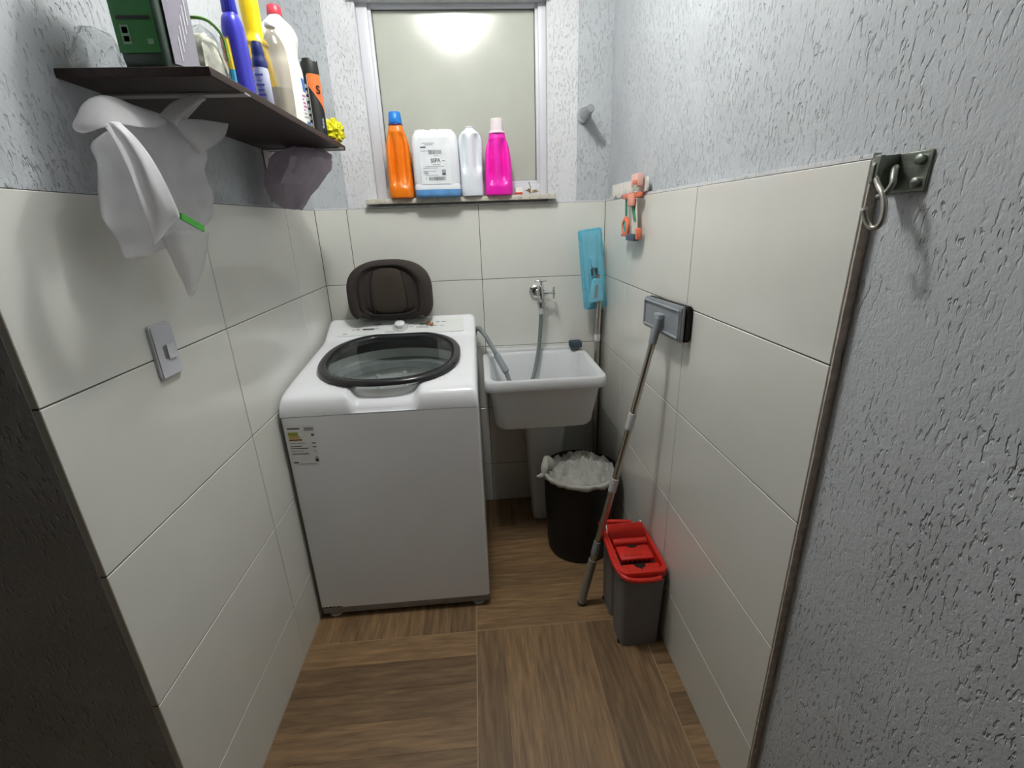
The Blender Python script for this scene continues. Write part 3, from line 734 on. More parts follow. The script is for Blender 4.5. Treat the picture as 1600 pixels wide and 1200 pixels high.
bm = B(); zz = .312; tube(bm, spline([(bcx+.052, BY0-.016, zz-.006), (bcx+.01, BY0-.02, zz-.008), (bcx-.06, BY0-.012, zz-.004), (bcx-.085, BY0+.04, zz+.002), (bcx-.085, 1.34, zz+.006), (bcx-.084, 1.44, zz+.012), (bcx-.078, 1.486, zz+.016), (bcx-.04, 1.488, zz+.016), (bcx+.04, 1.482, zz+.012)], 8), lambda t: .0085, 10); finish(bm, 'carry_handle', M_RED, bk)
for sx in (-1, 1):
    bm = B(); c = Vector((bcx+sx*.068, 1.452, .322)); tube(bm, [c+Vector((0, -math.cos(a)*.022, math.sin(a)*.022)) for a in [PI*i/10 for i in range(11)]], .0028, 8); finish(bm, 'wire_clip', M_WPLAST, bk)

bn = thing('waste_bin', 'black round waste bin with white bag under the sink', 'bin', (.408, 1.785, 0))
bc = Vector((.408, 1.785, 0))
bm = B(); lathe(bm, [(.138, 0), (.142, .006), (.146, .05), (.154, .22), (.160, .37), (.166, .385), (.168, .400), (.165, .405), (.160, .400), (.155, .37), (.140, .02), (.001, .015)], bc, 48, cap1=False); finish(bm, 'shell', M_BLACK, bn)
bm = B()
for k in range(3):
    a = -1.05+k*.06; tube(bm, [bc+Vector((.1612*math.cos(a), .1612*math.sin(a), .345-.012*k)), bc+Vector((.161*math.cos(a+.05), .161*math.sin(a+.05), .335-.012*k))], .002, 6)
finish(bm, 'recycle_mark', mat('worn_mark', '#3a3d44', rough=.6), bn)
M_BAG = sheet_mat('white_bin_bag', '#eeede6', see=.04, rough=.4, dirt=.12)
bm = B(); secs = []; NA = 72
for j in range(22):
    s = j/21; row = []
    for i in range(NA):
        a = 2*PI*i/NA; c, q = math.cos(a), math.sin(a)
        r = .150*s; z = .395+.040*(1-s*s)+.012*q*s
        p = Vector((r*c, r*q, 0))
        n1 = noise.noise(p*26+Vector((4, 2, 8))); n2 = noise.noise(p*60); n3 = abs(noise.noise(p*34+Vector((9, 9, 1))))
        n4 = abs(noise.noise(p*75+Vector((2, 7, 3)))); z += (.030*n1+.012*n2-.045*n3-.016*n4+.012)*(1-.6*s**6)
        if q > .45 and s > .7: z -= .06*(s-.7)/.3*(q-.45)
        if s > .93: z = max(z, .388+.004*n2)
        row.append(bc+Vector((r*c, r*q, z)))
    secs.append(row)
rings(bm, secs[::-1], False, True); lb = finish(bm, 'bin_bag', M_BAG, bn, 60)
bm = B(); secs = []
for j in range(6):                                             # turned-over hem along the front of the rim
    v = j/5; row = []
    for i in range(41):
        a = math.radians(172+i*4.5); rr = .150+.021*math.sin(v*PI*.62)+.004*noise.noise(Vector((a*9, v*3, 2)))
        z = .398+.014*math.sin(v*PI*.8)-.030*v*v*(.6+.5*noise.noise(Vector((a*4, 0, 5))))
        row.append(bc+Vector((rr*math.cos(a), rr*math.sin(a), z)))
    secs.append(row)
grid(bm, secs); finish(bm, 'bag_hem', M_BAG, lb, 60, solid=.001)
bm = B(); tube(bm, spline([bc+Vector((-.125, .02, .405)), bc+Vector((-.150, .005, .455)), bc+Vector((-.162, -.02, .425)), bc+Vector((-.172, -.035, .402)), bc+Vector((-.186, -.04, .398)), bc+Vector((-.20, -.045, .400))], 6), lambda t: .017*(1-t)**.9*(1+.3*math.sin(t*19))+.003, 10); finish(bm, 'tied_ear', M_BAG, lb, 60)
# ================================================================== BOTTLES ON THE WINDOW SILL
def bottle_body(c, prof, n=48, e=2.6, yaw=0, dent=None):
    """loft of superellipse rings; prof = (z, rx, ry[, dx]); dent(x, y, z) moves a point in local space"""
    bm = B(); secs = []; R_ = Matrix.Rotation(yaw, 3, 'Z')
    for q in prof:
        ee = q[4] if len(q) > 4 else e
        ring = sring(q[3] if len(q) > 3 else 0, 0, q[0], q[1], q[2], n, ee)
        if dent: ring = [Vector(dent(p)) for p in ring]
        secs.append([R_ @ p+Vector(c) for p in ring])
    rings(bm, secs); return bm
def interp(P, m):
    """resample a coarse profile with smooth in-between rings"""
    out = []
    V = [Vector((p[0], p[1], p[2])) for p in P]
    s = spline(V, m)
    return [(max(0, v.x) if False else v.x, v.y, v.z) for v in s]
def gauss(v, c, s): return math.exp(-((v-c)/s)**2)
def handle_dent(zc, hz, xl, xr, depth):
    """two hollows on the camera side that leave a vertical grip ridge between them"""
    def f(p):
        if p.y < 0:
            k = depth*max(0, 1-((p.z-zc)/hz)**4)*(.9*gauss(p.x, xl, .010)+gauss(p.x, xr, .014))
            return (p.x, p.y+k, p.z)
        return p
    return f
def cap(c, r0, r1, z0, z1, m, par, ribs=True, name='cap'):
    bm = B(); n = 40; secs = []
    for z, r in ((z0, r0), (z0+.002, r0+.0008), (z1-.003, r1), (z1, r1-.003)):
        secs.append([Vector(c)+Vector(((r+(.0007 if ribs and i % 2 else 0))*math.cos(2*PI*i/n), (r+(.0007 if ribs and i % 2 else 0))*math.sin(2*PI*i/n), z)) for i in range(n)])
    rings(bm, secs); return finish(bm, name, m, par, 40)
YB = D-.020
S_ = SILL+.0006
M_OR = mat('orange_plastic', '#ee7d14', rough=.32, noise_amt=.03)
M_PK = mat('magenta_plastic', '#f022b4', rough=.3, noise_amt=.03)
M_BLUE = mat('blue_cap', '#1f7fd8', rough=.35)
M_NAVY = mat('navy_plastic', '#23306e', rough=.4)
# orange bottle
c = Vector((-.298, YB-.004, S_))
ob = thing('detergent_bottle', 'orange detergent bottle with blue cap on the window sill', 'bottle', c)
pr_ = [(0, .044, .030), (.004, .050, .035), (.03, .052, .037), (.10, .050, .037), (.17, .049, .036), (.215, .044, .033), (.25, .034, .028), (.272, .028, .024), (.278, .027, .024)]
finish(bottle_body(c, interp(pr_, 6), dent=handle_dent(.145, .105, -.018, .020, .026)), 'body', M_OR, ob, 60)
cap(c, .0285, .0285, .276, .284, M_NAVY, ob, False, 'collar'); cap(c, .0255, .023, .284, .325, M_BLUE, ob)
frame_rects('side_label', c+Vector((.0506, -.012, .05)), (0, 1, 0), (0, 0, 1), [(0, 0, .03, .09, 0), (0, .09, .03, .125, 1)], [mat('label_purple', '#5a3f7d', rough=.4), mat('label_gold', '#e9b92c', rough=.4)], ob, t=.001)
# translucent jug with printed label
c = Vector((-.143, YB-.002, S_))
jg = thing('jug', 'translucent white square jug with a printed label, blue liquid at its base', 'jug', c)
M_JUG = mat('jug_plastic', '#e9edf2', rough=.35, noise_amt=.02, sss=.3)
M_JUGB = mat('jug_blue_liquid', '#6aa3dc', rough=.3, noise_amt=.1, noise_scale=30, sss=.2)
pr_ = [(0.0, .088, .050), (.003, .093, .054), (.010, .095, .056), (.028, .096, .057)]
finish(bottle_body(c, pr_, e=6), 'filled_base', M_JUGB, jg, 50)
pr_ = [(.028, .096, .057), (.034, .096, .057), (.045, .096, .057), (.05, .094, .055), (.058, .096, .057), (.21, .094, .056), (.232, .090, .053), (.246, .080, .046), (.251, .064, .036)]
finish(bottle_body(c, pr_, e=6), 'body', M_JUG, jg, 40)
for x in (-.052, .038):
    bm = B(); bm2 = prism(bm, [c+Vector((x+u, -.012+v, .238)) for u, v in rrect(.070 if x > 0 else .058, .05, .016, 5)], (0, 0, .0165)); bmesh.ops.bevel(bm, geom=[e for e in bm.edges if all(v.co.z > S_+.25 for v in e.verts)], offset=.006, segments=3, affect='EDGES'); finish(bm, 'top_boss', M_JUG, jg)
cap(c+Vector((-.005, .02, 0)), .017, .017, .248, .262, M_WPLAST, jg)
o = c+Vector((-.062, -.0572, .048)); R = [(0, 0, .122, .175, 0)]
random.seed(5)
def bars(x, y, w_, h_, mi=2):
    q = x
    while q < x+w_:
        b_ = random.choice((.0007, .0012, .0018)); R.append((q, y, min(q+b_, x+w_), y+h_, mi)); q += b_+random.choice((.0008, .0012))
for x, y, w_, h_, mi in ((.012, .152, .05, .0022, 1), (.022, .146, .034, .0022, 1), (.004, .136, .022, .005, 2), (.004, .124, .035, .0018, 1), (.055, .106, .02, .002, 1), (.088, .0855, .012, .004, 1), (.05, .072, .03, .003, 1),
                         (.020, .066, .075, .0022, 1), (.010, .060, .06, .0022, 1), (.010, .049, .055, .0018, 1), (.010, .044, .02, .003, 1), (.012, .039, .018, .0025, 2), (.015, .033, .055, .0018, 1), (.018, .018, .003, .008, 1), (.085, .033, .016, .022, 1), (.087, .036, .012, .004, 2)):
    R.append((x, y, x+w_, y+h_, mi))
bars(.036, .112, .052, .016); bars(.030, .014, .068, .014)
frame_rects('printed_label', o, (1, 0, 0), (0, 0, 1), R, [mat('jug_label', '#e6ebef', rough=.5), M_PRINTG, M_PRINT], jg, t=.0012)
text('label_text', 'SSPA', o+Vector((.062, -.0012, .0885)), (1, 0, 0), (0, 0, 1), .021, M_PRINT, jg, .9)
# pale bottle without cap
c = Vector((.002, YB+.004, S_))
cb = thing('bleach_bottle', 'pale grey-white uncapped bottle with a moulded grip, between jug and magenta bottle', 'bottle', c)
pr_ = [(0, .043, .032), (.004, .048, .036), (.04, .049, .037), (.12, .048, .037), (.19, .051, .037), (.222, .048, .036), (.243, .037, .030), (.256, .022, .021), (.261, .017, .017), (.268, .016, .016)]
finish(bottle_body(c, interp(pr_, 6), dent=handle_dent(.165, .075, -.026, .026, .028)), 'body', mat('pale_bottle', '#dfe5ec', rough=.35, noise_amt=.03, sss=.2), cb, 60)
cap(c, .0175, .0175, .262, .266, M_LGREY, cb, False, 'mouth_ring')
frame_rects('side_label', c+Vector((-.0492, .015, .02)), (0, -1, 0), (0, 0, 1), [(0, 0, .03, .12, 0)], [mat('label_lilac', '#8f94b8', rough=.4)], cb, t=.001)
# magenta bottle
c = Vector((.116, YB-.002, S_))
pb = thing('softener_bottle', 'bright magenta softener bottle with white cap on the window sill', 'bottle', c)
pr_ = [(0, .052, .032), (.004, .058, .037), (.03, .060, .039), (.09, .058, .039), (.15, .054, .037), (.19, .047, .034), (.215, .038, .030), (.236, .033, .027), (.240, .032, .026)]
finish(bottle_body(c, interp(pr_, 6), dent=handle_dent(.128, .09, -.028, .020, .026)), 'body', M_PK, pb, 60)
cap(c, .034, .033, .238, .248, mat('pink_collar', '#f3cde2', rough=.4), pb, False, 'collar'); cap(c, .0265, .025, .247, .294, mat('cap_white', '#f0e6ea', rough=.4), pb)
frame_rects('side_label', c+Vector((-.0600, .012, .03)), (0, -1, 0), (0, 0, 1), [(0, 0, .028, .07, 0), (0, .07, .028, .10, 1)], [mat('label_violet', '#5b2b76', rough=.4), M_LABEL], pb, t=.0008)
# small box and dried twig
bm = B(); box(bm, .188, D-.022, S_, .218, D+.006, S_+.030, .001); sb_ = finish(bm, 'small_box', mat('box_white', '#efe9e4', rough=.5)); tag(sb_, 'tiny white and red box beside the magenta bottle', 'box')
bm = B(); box(bm, .1875, D-.0225, S_+.001, .2185, D+.0065, S_+.010); finish(bm, 'red_band', mat('box_red', '#c8402f', rough=.5), sb_, 0)
tw = thing('dried_flower', 'little dried beige flower sprig at the right end of the sill', 'dried flower', (.258, D-.005, S_))
M_DRY = mat('dried_beige', '#b3a080', rough=.9, noise_amt=.3, noise_scale=90)
random.seed(12)
for k in range(9):
    a = random.uniform(0, 2*PI); l_ = random.uniform(.018, .036); c = Vector((.258, D-.004, S_+.006)); d_ = Vector((math.cos(a), math.sin(a)*.35, random.uniform(.1, .7))).normalized()
    t_ = c+d_*l_; s_ = d_.cross(Vector((0, 0, 1))).normalized()*random.uniform(.005, .009)
    bm = B(); m1 = c.lerp(t_, .55)+Vector((0, 0, .006)); f1 = [bm.verts.new(p) for p in (c, m1+s_, t_, m1-s_)]; bm.faces.new((f1[0], f1[1], f1[2])); bm.faces.new((f1[0], f1[2], f1[3]))
    finish(bm, 'petal', M_DRY, tw, 0, solid=.0012)
bm = B(); tube(bm, [(.25, D-.004, S_+.004), (.256, D-.002, S_+.03), (.249, D-.002, S_+.052)], .002, 6); finish(bm, 'stem', mat('dry_stem', '#8c8450', rough=.8), tw)

# ================================================================== SHELF
HX0, HX1, HY0, HY1, HZ0, HZ1 = XL-.012, -.441, .975, 1.872, 1.697, 1.712
sh = thing('wall_shelf', 'dark brown wooden wall shelf on the left wall', 'shelf', (XL-.012, 1.42, HZ0))
def dark_wood():
    m = mat('dark_wood', '#3a2822', rough=.55, noise_amt=.1)
    n = m.node_tree.nodes; l = m.node_tree.links
    nz = [x for x in n if x.type == 'TEX_NOISE'][0]; tc = [x for x in n if x.type == 'TEX_COORD'][0]
    mp = n.new('ShaderNodeMapping'); mp.inputs['Scale'].default_value = (40, 2.5, 40); l.new(tc.outputs['Object'], mp.inputs[0]); l.new(mp.outputs[0], nz.inputs['Vector']); nz.inputs['Scale'].default_value = 2
    r = [x for x in n if x.type == 'VALTORGB'][0]; r.color_ramp.elements[0].color = lin('#20130f'); r.color_ramp.elements[1].color = lin('#3a2620')
    return m
bm = B(); box(bm, HX0, HY0, HZ0, HX1, HY1, HZ1, .0012, 1); finish(bm, 'board', dark_wood(), sh)
M_BRK = mat('bracket_metal', '#a8a4a4', rough=.5, metal=.3)
for y in (1.093, 1.80):
    bm = B(); box(bm, HX0, y-.012, HZ0-.0035, HX1+.008, y+.012, HZ0-.0002); finish(bm, 'bracket_arm', M_BRK, sh)
    bm = B(); box(bm, HX0, y-.012, 1.53, HX0+.0035, y+.012, HZ0-.003); finish(bm, 'bracket_back', M_BRK, sh)
    bm = B(); a = Vector((HX0+.175, y, HZ0-.003)); b = Vector((HX0+.004, y, 1.56)); u = Vector((0, .011, 0)); n_ = (b-a).cross(u).normalized()*.003
    rings(bm, [[p-u, p+u, p+u+n_, p-u+n_] for p in (a, b)]); finish(bm, 'bracket_strut', M_BRK, sh)

Z = HZ1+.0004
# green labelled container near the shelf's near end
c = Vector((-.552, 1.043, Z))
gc = thing('green_container', 'dark rectangular container with a green label at the near end of the shelf', 'container', c)
pr_ = [(0, .034, .050), (.004, .039, .055), (.015, .040, .057), (.19, .043, .059), (.21, .036, .05), (.222, .02, .03)]
finish(bottle_body(c, pr_, e=7), 'body', mat('dark_green_plastic', '#43544a', rough=.3, noise_amt=.1), gc, 45)
cap(c, .016, .016, .22, .245, M_BLACK, gc)
o = c+Vector((-.034, -.0585, .022))
frame_rects('front_label', o, (1, 0, 0), (0, 0, 1), [(0, 0, .067, .135, 0), (.008, .048, .062, .053, 1), (.010, .012, .024, .040, 2), (.0125, .016, .0215, .024, 3), (.0125, .028, .0215, .037, 3), (.050, .012, .060, .020, 2), (.012, .075, .055, .095, 2), (.02, .105, .05, .11, 1)],
            [mat('label_leaf_green', '#2f7d3c', rough=.4), mat('label_black', '#151a17', rough=.4), mat('label_dull', '#7fa886', rough=.5), M_PRINT], gc, t=.002)
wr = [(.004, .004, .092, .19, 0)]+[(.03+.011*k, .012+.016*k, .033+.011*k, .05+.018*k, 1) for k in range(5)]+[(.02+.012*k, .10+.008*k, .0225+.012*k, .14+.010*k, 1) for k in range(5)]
frame_rects('side_wrap', c+Vector((.0415, -.047, .006)), (0, 1, .12), (.016, 0, 1), wr, [mat('wrap_lilac', '#96929f', rough=.25), mat('painted_wrap_glare', '#e6e6ec', rough=.3)], gc, t=.0015)  # pale streaks paint the glare on the lilac wrap
M_FILM = clear_mat('clear_film', '#f4f6f6', .10, .12)
def crumple(c, rx, ry, h_, seed, n=28, m=14, amp=.25, freq=28):
    bm = B(); secs = []
    for j in range(m+1):
        v = j/m; row = []
        for i in range(n):
            a = 2*PI*i/n; k = math.sin(PI*min(.97, v*.94+.06)*.5+0) if False else (1-v**3)**.5 if v < 1 else .02
            p = Vector((math.cos(a)*k, math.sin(a)*k, v)); q = 1+amp*noise.noise(p*3.1+Vector((seed, 0, 0)))+amp*.6*noise.noise(p*7+Vector((0, seed, 0)))
            row.append(Vector(c)+Vector((p.x*rx*q, p.y*ry*q, v*h_*(1+.25*amp*noise.noise(p*5)))))
        secs.append(row)
    rings(bm, secs); return bm
bm = crumple((-.648, 1.03, Z), .034, .05, .075, 3.3, amp=.35); tag(finish(bm, 'clear_plastic_bag', M_FILM, None, 30), 'crumpled clear plastic bag on the shelf between wall and green container', 'plastic bag')
# clear packet of pale clothes pegs / pads with green and yellow print
c = Vector((-.527, 1.160, Z))
pk = thing('clear_packet', 'clear packet with off-white contents, green edge and yellow strip, beside the green container', 'packet', c)
finish(crumple(c, .033, .044, .108, 7.1, amp=.2), 'contents', mat('off_white_pads', '#cfcdbd', rough=.5, noise_amt=.25, noise_scale=60), pk, 35)
finish(crumple(c-Vector((0, 0, 0)), .036, .046, .122, 2.2, amp=.18), 'film', M_FILM, pk, 30)
bm = B(); tube(bm, spline([c+Vector((-.03, -.03, .112)), c+Vector((0, -.044, .118)), c+Vector((.03, -.03, .118)), c+Vector((.040, .0, .10)), c+Vector((.041, .004, .06))], 6), .003, 6); finish(bm, 'green_edge', mat('packet_green', '#6ea350', rough=.5), pk)
bm = B(); tube(bm, [c+Vector((.040, .01, .10)), c+Vector((.043, .008, .045))], .006, 8); finish(bm, 'yellow_strip', mat('packet_yellow', '#d8c21c', rough=.5), pk)
bm = B(); tube(bm, [c+Vector((.043, .008, .045)), c+Vector((.043, .006, .003))], .006, 8); finish(bm, 'blue_strip', mat('packet_blue', '#2f9fd0', rough=.5), pk)
# deep blue bottle
c = Vector((-.492, 1.232, Z))
bb = thing('blue_bottle', 'deep blue slim bottle with reddish label, in front on the shelf', 'bottle', c)
M_DBLUE = mat('deep_blue_plastic', '#3a39bb', rough=.3, noise_amt=.04)
pr_ = [(0, .016, .022), (.004, .020, .026), (.06, .021, .028), (.12, .021, .028), (.15, .018, .024), (.163, .013, .014), (.165, .013, .014)]
finish(bottle_body(c, interp(pr_, 5), e=2.4), 'body', M_DBLUE, bb, 60)
cap(c, .0135, .0125, .165, .215, mat('blue_bottle_cap', '#2f35c0', rough=.35), bb)
frame_rects('front_label', c+Vector((-.019, -.0285, .02)), (1, 0, 0), (0, 0, 1), [(0, 0, .019, .095, 0), (.003, .05, .016, .078, 1), (.004, .02, .015, .024, 2), (.004, .03, .015, .034, 2)], [mat('label_rose', '#b98a92', rough=.5), mat('label_crimson', '#a04a55', rough=.5), M_LABEL], bb, t=.001)
# small spray bottle, blue top
c = Vector((-.472, 1.292, Z))
sp = thing('spray_bottle', 'small white spray bottle with navy blue cap at the front of the shelf', 'bottle', c)
pr_ = [(0, .014, .014), (.003, .0165, .0165), (.07, .0165, .0165), (.082, .015, .015)]
finish(bottle_body(c, pr_, e=2), 'body', mat('pale_blue_white', '#c9cfe6', rough=.35), sp, 50)
bm = B(); lathe(bm, [(.0155, .080), (.0165, .086), (.0150, .098), (.0125, .104), (.0135, .108), (.012, .124), (.010, .132)], c, 24); finish(bm, 'cap', M_NAVY, sp)
frame_rects('front_print', c+Vector((-.009, -.0168, .012)), (1, 0, 0), (0, 0, 1), [(.0, .01, .018, .014, 0), (.002, .02, .016, .023, 0), (.0, .03, .018, .034, 0), (.003, .04, .014, .042, 0), (.0, .05, .018, .054, 0)], [mat('print_blue', '#6a74b8', rough=.5)], sp, t=.0006)
# yellow bottle
c = Vector((-.530, 1.450, Z))
yb = thing('yellow_bottle', 'tall yellow cleaning bottle with curved shoulder behind the small spray bottle', 'bottle', c)
M_YEL = mat('yellow_plastic', '#ecc80c', rough=.3, noise_amt=.03)
pr_ = [(0, .028, .030), (.004, .033, .035), (.05, .034, .036), (.11, .031, .034), (.15, .026, .030), (.172, .024, .027)]
finish(bottle_body(c, interp(pr_, 5), e=2.6), 'body', M_YEL, yb, 60)
bm = B(); lathe(bm, [(.027, .168), (.030, .172), (.030, .178), (.022, .188), (.021, .20), (.0225, .25), (.0225, .295), (.017, .305)], c, 28); finish(bm, 'cap', M_YEL, yb)
frame_rects('front_label', c+Vector((-.008, -.0355, .012)), (1, 0, 0), (0, 0, 1), [(0, .085, .022, .108, 0), (-.006, .072, .024, .085, 1), (0, .077, .018, .080, 4), (.0, .03, .018, .062, 2), (.006, .018, .022, .035, 3), (.0, 0, .012, .012, 0)], [mat('label_orange', '#e08a17', rough=.5), mat('label_teal', '#3b6d83', rough=.5), mat('label_lime', '#8bb04a', rough=.5), mat('label_sky', '#7fb0c9', rough=.5), M_LABEL], yb, t=.0012)
# clear bottle in front of the white one
c = Vector((-.474, 1.408, Z))
cl = thing('clear_bottle', 'translucent clear bottle standing in front of the large white bottle', 'bottle', c)
pr_ = [(0, .022, .024), (.004, .027, .029), (.10, .029, .031), (.15, .027, .029), (.175, .018, .02), (.188, .010, .010), (.20, .010, .010)]
finish(bottle_body(c, interp(pr_, 5), e=2.2), 'body', clear_mat('translucent_pet', '#e6e3dc', .10, .10), cl, 60)
pr_ = [(.004, .024, .026), (.03, .026, .028), (.065, .027, .029)]
finish(bottle_body(c, pr_, e=2.2), 'contents', mat('cloudy_liquid', '#dedbd3', rough=.3), cl, 60)
cap(c, .0115, .011, .198, .212, M_WPLAST, cl)
# large white bottle with red cap
c = Vector((-.538, 1.655, Z))
wb = thing('white_bottle', 'large white bleach bottle with red cap and blue-edged label on the shelf', 'bottle', c)
pr_ = [(0, .044, .040), (.004, .050, .046), (.10, .051, .047), (.17, .050, .046), (.20, .044, .042), (.225, .046, .044), (.255, .051, .047), (.28, .042, .040), (.298, .024, .024), (.305, .018, .018), (.312, .017, .017)]
finish(bottle_body(c, interp(pr_, 5), e=2.3), 'body', mat('milky_plastic', '#ebeae8', rough=.3, noise_amt=.02, sss=.1), wb, 60)
cap(c, .019, .018, .308, .332, mat('cap_red', '#c9384a', rough=.4), wb)
bm = B()                                                  # wrap-around label band
def wl(a0, a1, z0, z1, mi, k=1.0):
    n = 10; rr = [[c+Vector((.0518*k*math.cos(a0+(a1-a0)*i/n), .0478*k*math.sin(a0+(a1-a0)*i/n), z)) for i in range(n+1)] for z in (z0, z1)]
    grid(bm, rr, mi)
wl(-1.15, .25, .028, .150, 0); wl(-.95, .1, .036, .115, 1, 1.008)
for k in range(7): wl(-.9, -.1-.12*(k % 3), .044+k*.0095, .049+k*.0095, 2 if k > 1 else 3, 1.014)
wl(-.05, .06, .044, .10, 3, 1.014)
finish(bm, 'label', [mat('label_blue', '#3c6fb5', rough=.4), M_LABEL, mat('label_pink', '#b56aa0', rough=.5), M_PRINTG], wb, 60)
# aerosol can black and orange
c = Vector((-.490, 1.752, Z))
ca = thing('aerosol_can', 'black and orange aerosol can with black cap on the shelf', 'aerosol can', c)
bm = B(); lathe(bm, [(.022, 0), (.026, .002), (.0265, .006), (.0262, .008), (.0262, .182), (.0245, .188)], c, 36); finish(bm, 'can', M_BLACK, ca)
bm = B(); lathe(bm, [(.0268, .0), (.0272, .004), (.0268, .008)], c, 36); finish(bm, 'bottom_rim', M_LGREY, ca)
bm = B(); n = 36; secs = []
for z, r, cut in ((.184, .026, 0), (.19, .0268, 0), (.214, .0262, 0), (.226, .025, 1)):
    secs.append([c+Vector((r*math.cos(2*PI*i/n), r*math.sin(2*PI*i/n), z+(-.007 if cut and (i//6) % 2 else 0))) for i in range(n)])
rings(bm, secs); finish(bm, 'cap', mat('cap_black', '#1e221f', rough=.5), ca, 40)
bm = B()
def cw(a0, a1, zf0, zf1, mi, k=1.0, n=12):
    for i in range(n):
        s0, s1 = i/n, (i+1)/n; A, Bq = a0+(a1-a0)*s0, a0+(a1-a0)*s1
        P = lambda a, z: c+Vector((.0266*k*math.cos(a), .0266*k*math.sin(a), z))
        f = bm.faces.new([bm.verts.new(p) for p in (P(A, zf0(s0)), P(Bq, zf0(s1)), P(Bq, zf1(s1)), P(A, zf1(s0)))]); f.material_index = mi
cw(-1.75, .5, lambda s: .150-.085*s, lambda s: .184, 0)
cw(-1.85, -1.78, lambda s: .012, lambda s: .18, 1)
for k in range(8): cw(-2.3, -2.0+.05*(k % 2), lambda s, k=k: .02+k*.018, lambda s, k=k: .03+k*.018, 1)
for k in range(3): cw(-.75+.06*math.sin(k), -.45, lambda s, k=k: .03+k*.010+.006*math.sin(s*3), lambda s, k=k: .037+k*.010+.006*math.sin(s*3), 2)
finish(bm, 'printed_wrap', [mat('can_orange', '#e2763a', rough=.35), M_LABEL, mat('can_pale_blue', '#8fa3b5', rough=.4)], ca, 40)
a = -.70; text('letter', 'S', c+Vector((.0272*math.cos(a), .0272*math.sin(a), .140)), (-math.sin(a), math.cos(a), 0), (0, 0, 1), .032, M_BLACK, ca)
# yellow pouf
ys = thing('yellow_scourer', 'crinkled yellow scrubbing pouf at the far end of the shelf', 'scourer', (-.462, 1.825, Z))
c = Vector((-.466, 1.825, Z+.036)); bm = B(); n, m_ = 40, 24; secs = []
for j in range(m_+1):
    th = PI*(.02+.96*j/m_); row = []
    for i in range(n):
        a = 2*PI*i/n; d_ = Vector((math.sin(th)*math.cos(a), math.sin(th)*math.sin(a), math.cos(th)))
        r = .034*(1+.45*noise.noise(d_*4.2)+.3*abs(noise.noise(d_*9)))
        p = c+Vector((d_.x*r, d_.y*r, d_.z*r*1.05)); p.z = max(p.z, Z); row.append(p)
    secs.append(row)
rings(bm, secs); finish(bm, 'net_ball', mat('acid_yellow', '#d8d21a', rough=.6, noise_amt=.25, noise_scale=90, bump=.6, bump_scale=220), ys, 50)
bm = B(); box(bm, -.478, 1.79, Z, -.446, 1.815, Z+.010, .003); finish(bm, 'backing_pad', mat('scourer_brown', '#8a5a44', rough=.9, bump=.5), ys)

# ================================================================== BAGS UNDER THE SHELF
M_FILMW = sheet_mat('white_film', '#f6f6f8', see=.56, rough=.5, dirt=.05)
M_FILMO = sheet_mat('white_film_double', '#fdfdff', see=.04, rough=.5, dirt=.03)
bg = thing('white_plastic_bag', 'sheer white plastic bag knotted onto the near shelf bracket', 'plastic bag', (-.58, 1.06, 1.65))
def dense(rows_, per=6):
    """smooth in-between rows and columns that still pass through every given point"""
    a = [spline(r, per) for r in rows_]
    return [list(r) for r in zip(*[spline(c_, per) for c_ in zip(*a)])]
def sheet(name, rows_, m, wob=.004, par=bg):
    bm = B(); R2 = [[p+Vector((wob*noise.noise(p*26), wob*.6*noise.noise(p*31+Vector((5, 0, 0))), wob*.5*noise.noise(p*37))) for p in r] for r in dense(rows_)]; grid(bm, R2); return finish(bm, name, m, par, 180, solid=.0005)
# sack: near and far faces meeting at the two side folds
def sack(name, L, Rr, bulge, m, par, mid=.5, n=7, sgn=1):
    rows_ = []
    for k, (a, b) in enumerate(zip(L, Rr)):
        a, b = Vector(a), Vector(b); row = []
        for i in range(n):
            s = i/(n-1); p = a.lerp(b, s); q = math.sin(PI*s)
            p += Vector((sgn*bulge*q*math.sin(PI*(.25+.7*k/(len(L)-1)))+.012*(abs((s*3+.13*k) % 1-.5)-.25)*q, 0, 0)); row.append(p)
        rows_.append(row)
    return sheet(name, rows_, m, .006, par)
LL = [(-.590, 1.040, 1.649), (-.615, .909, 1.597), (-.620, .898, 1.555), (-.622, .887, 1.510), (-.622, .880, 1.465), (-.620, .892, 1.430), (-.615, .895, 1.402)]
RR = [(-.575, 1.100, 1.655), (-.570, 1.162, 1.608), (-.570, 1.141, 1.561), (-.575, 1.153, 1.511), (-.585, 1.148, 1.464), (-.600, 1.059, 1.431), (-.610, .934, 1.399)]
sack('front_sheet', LL, RR, .010, M_FILMW, bg); sack('back_sheet', LL, RR, .03, M_FILMW, bg, sgn=-1)
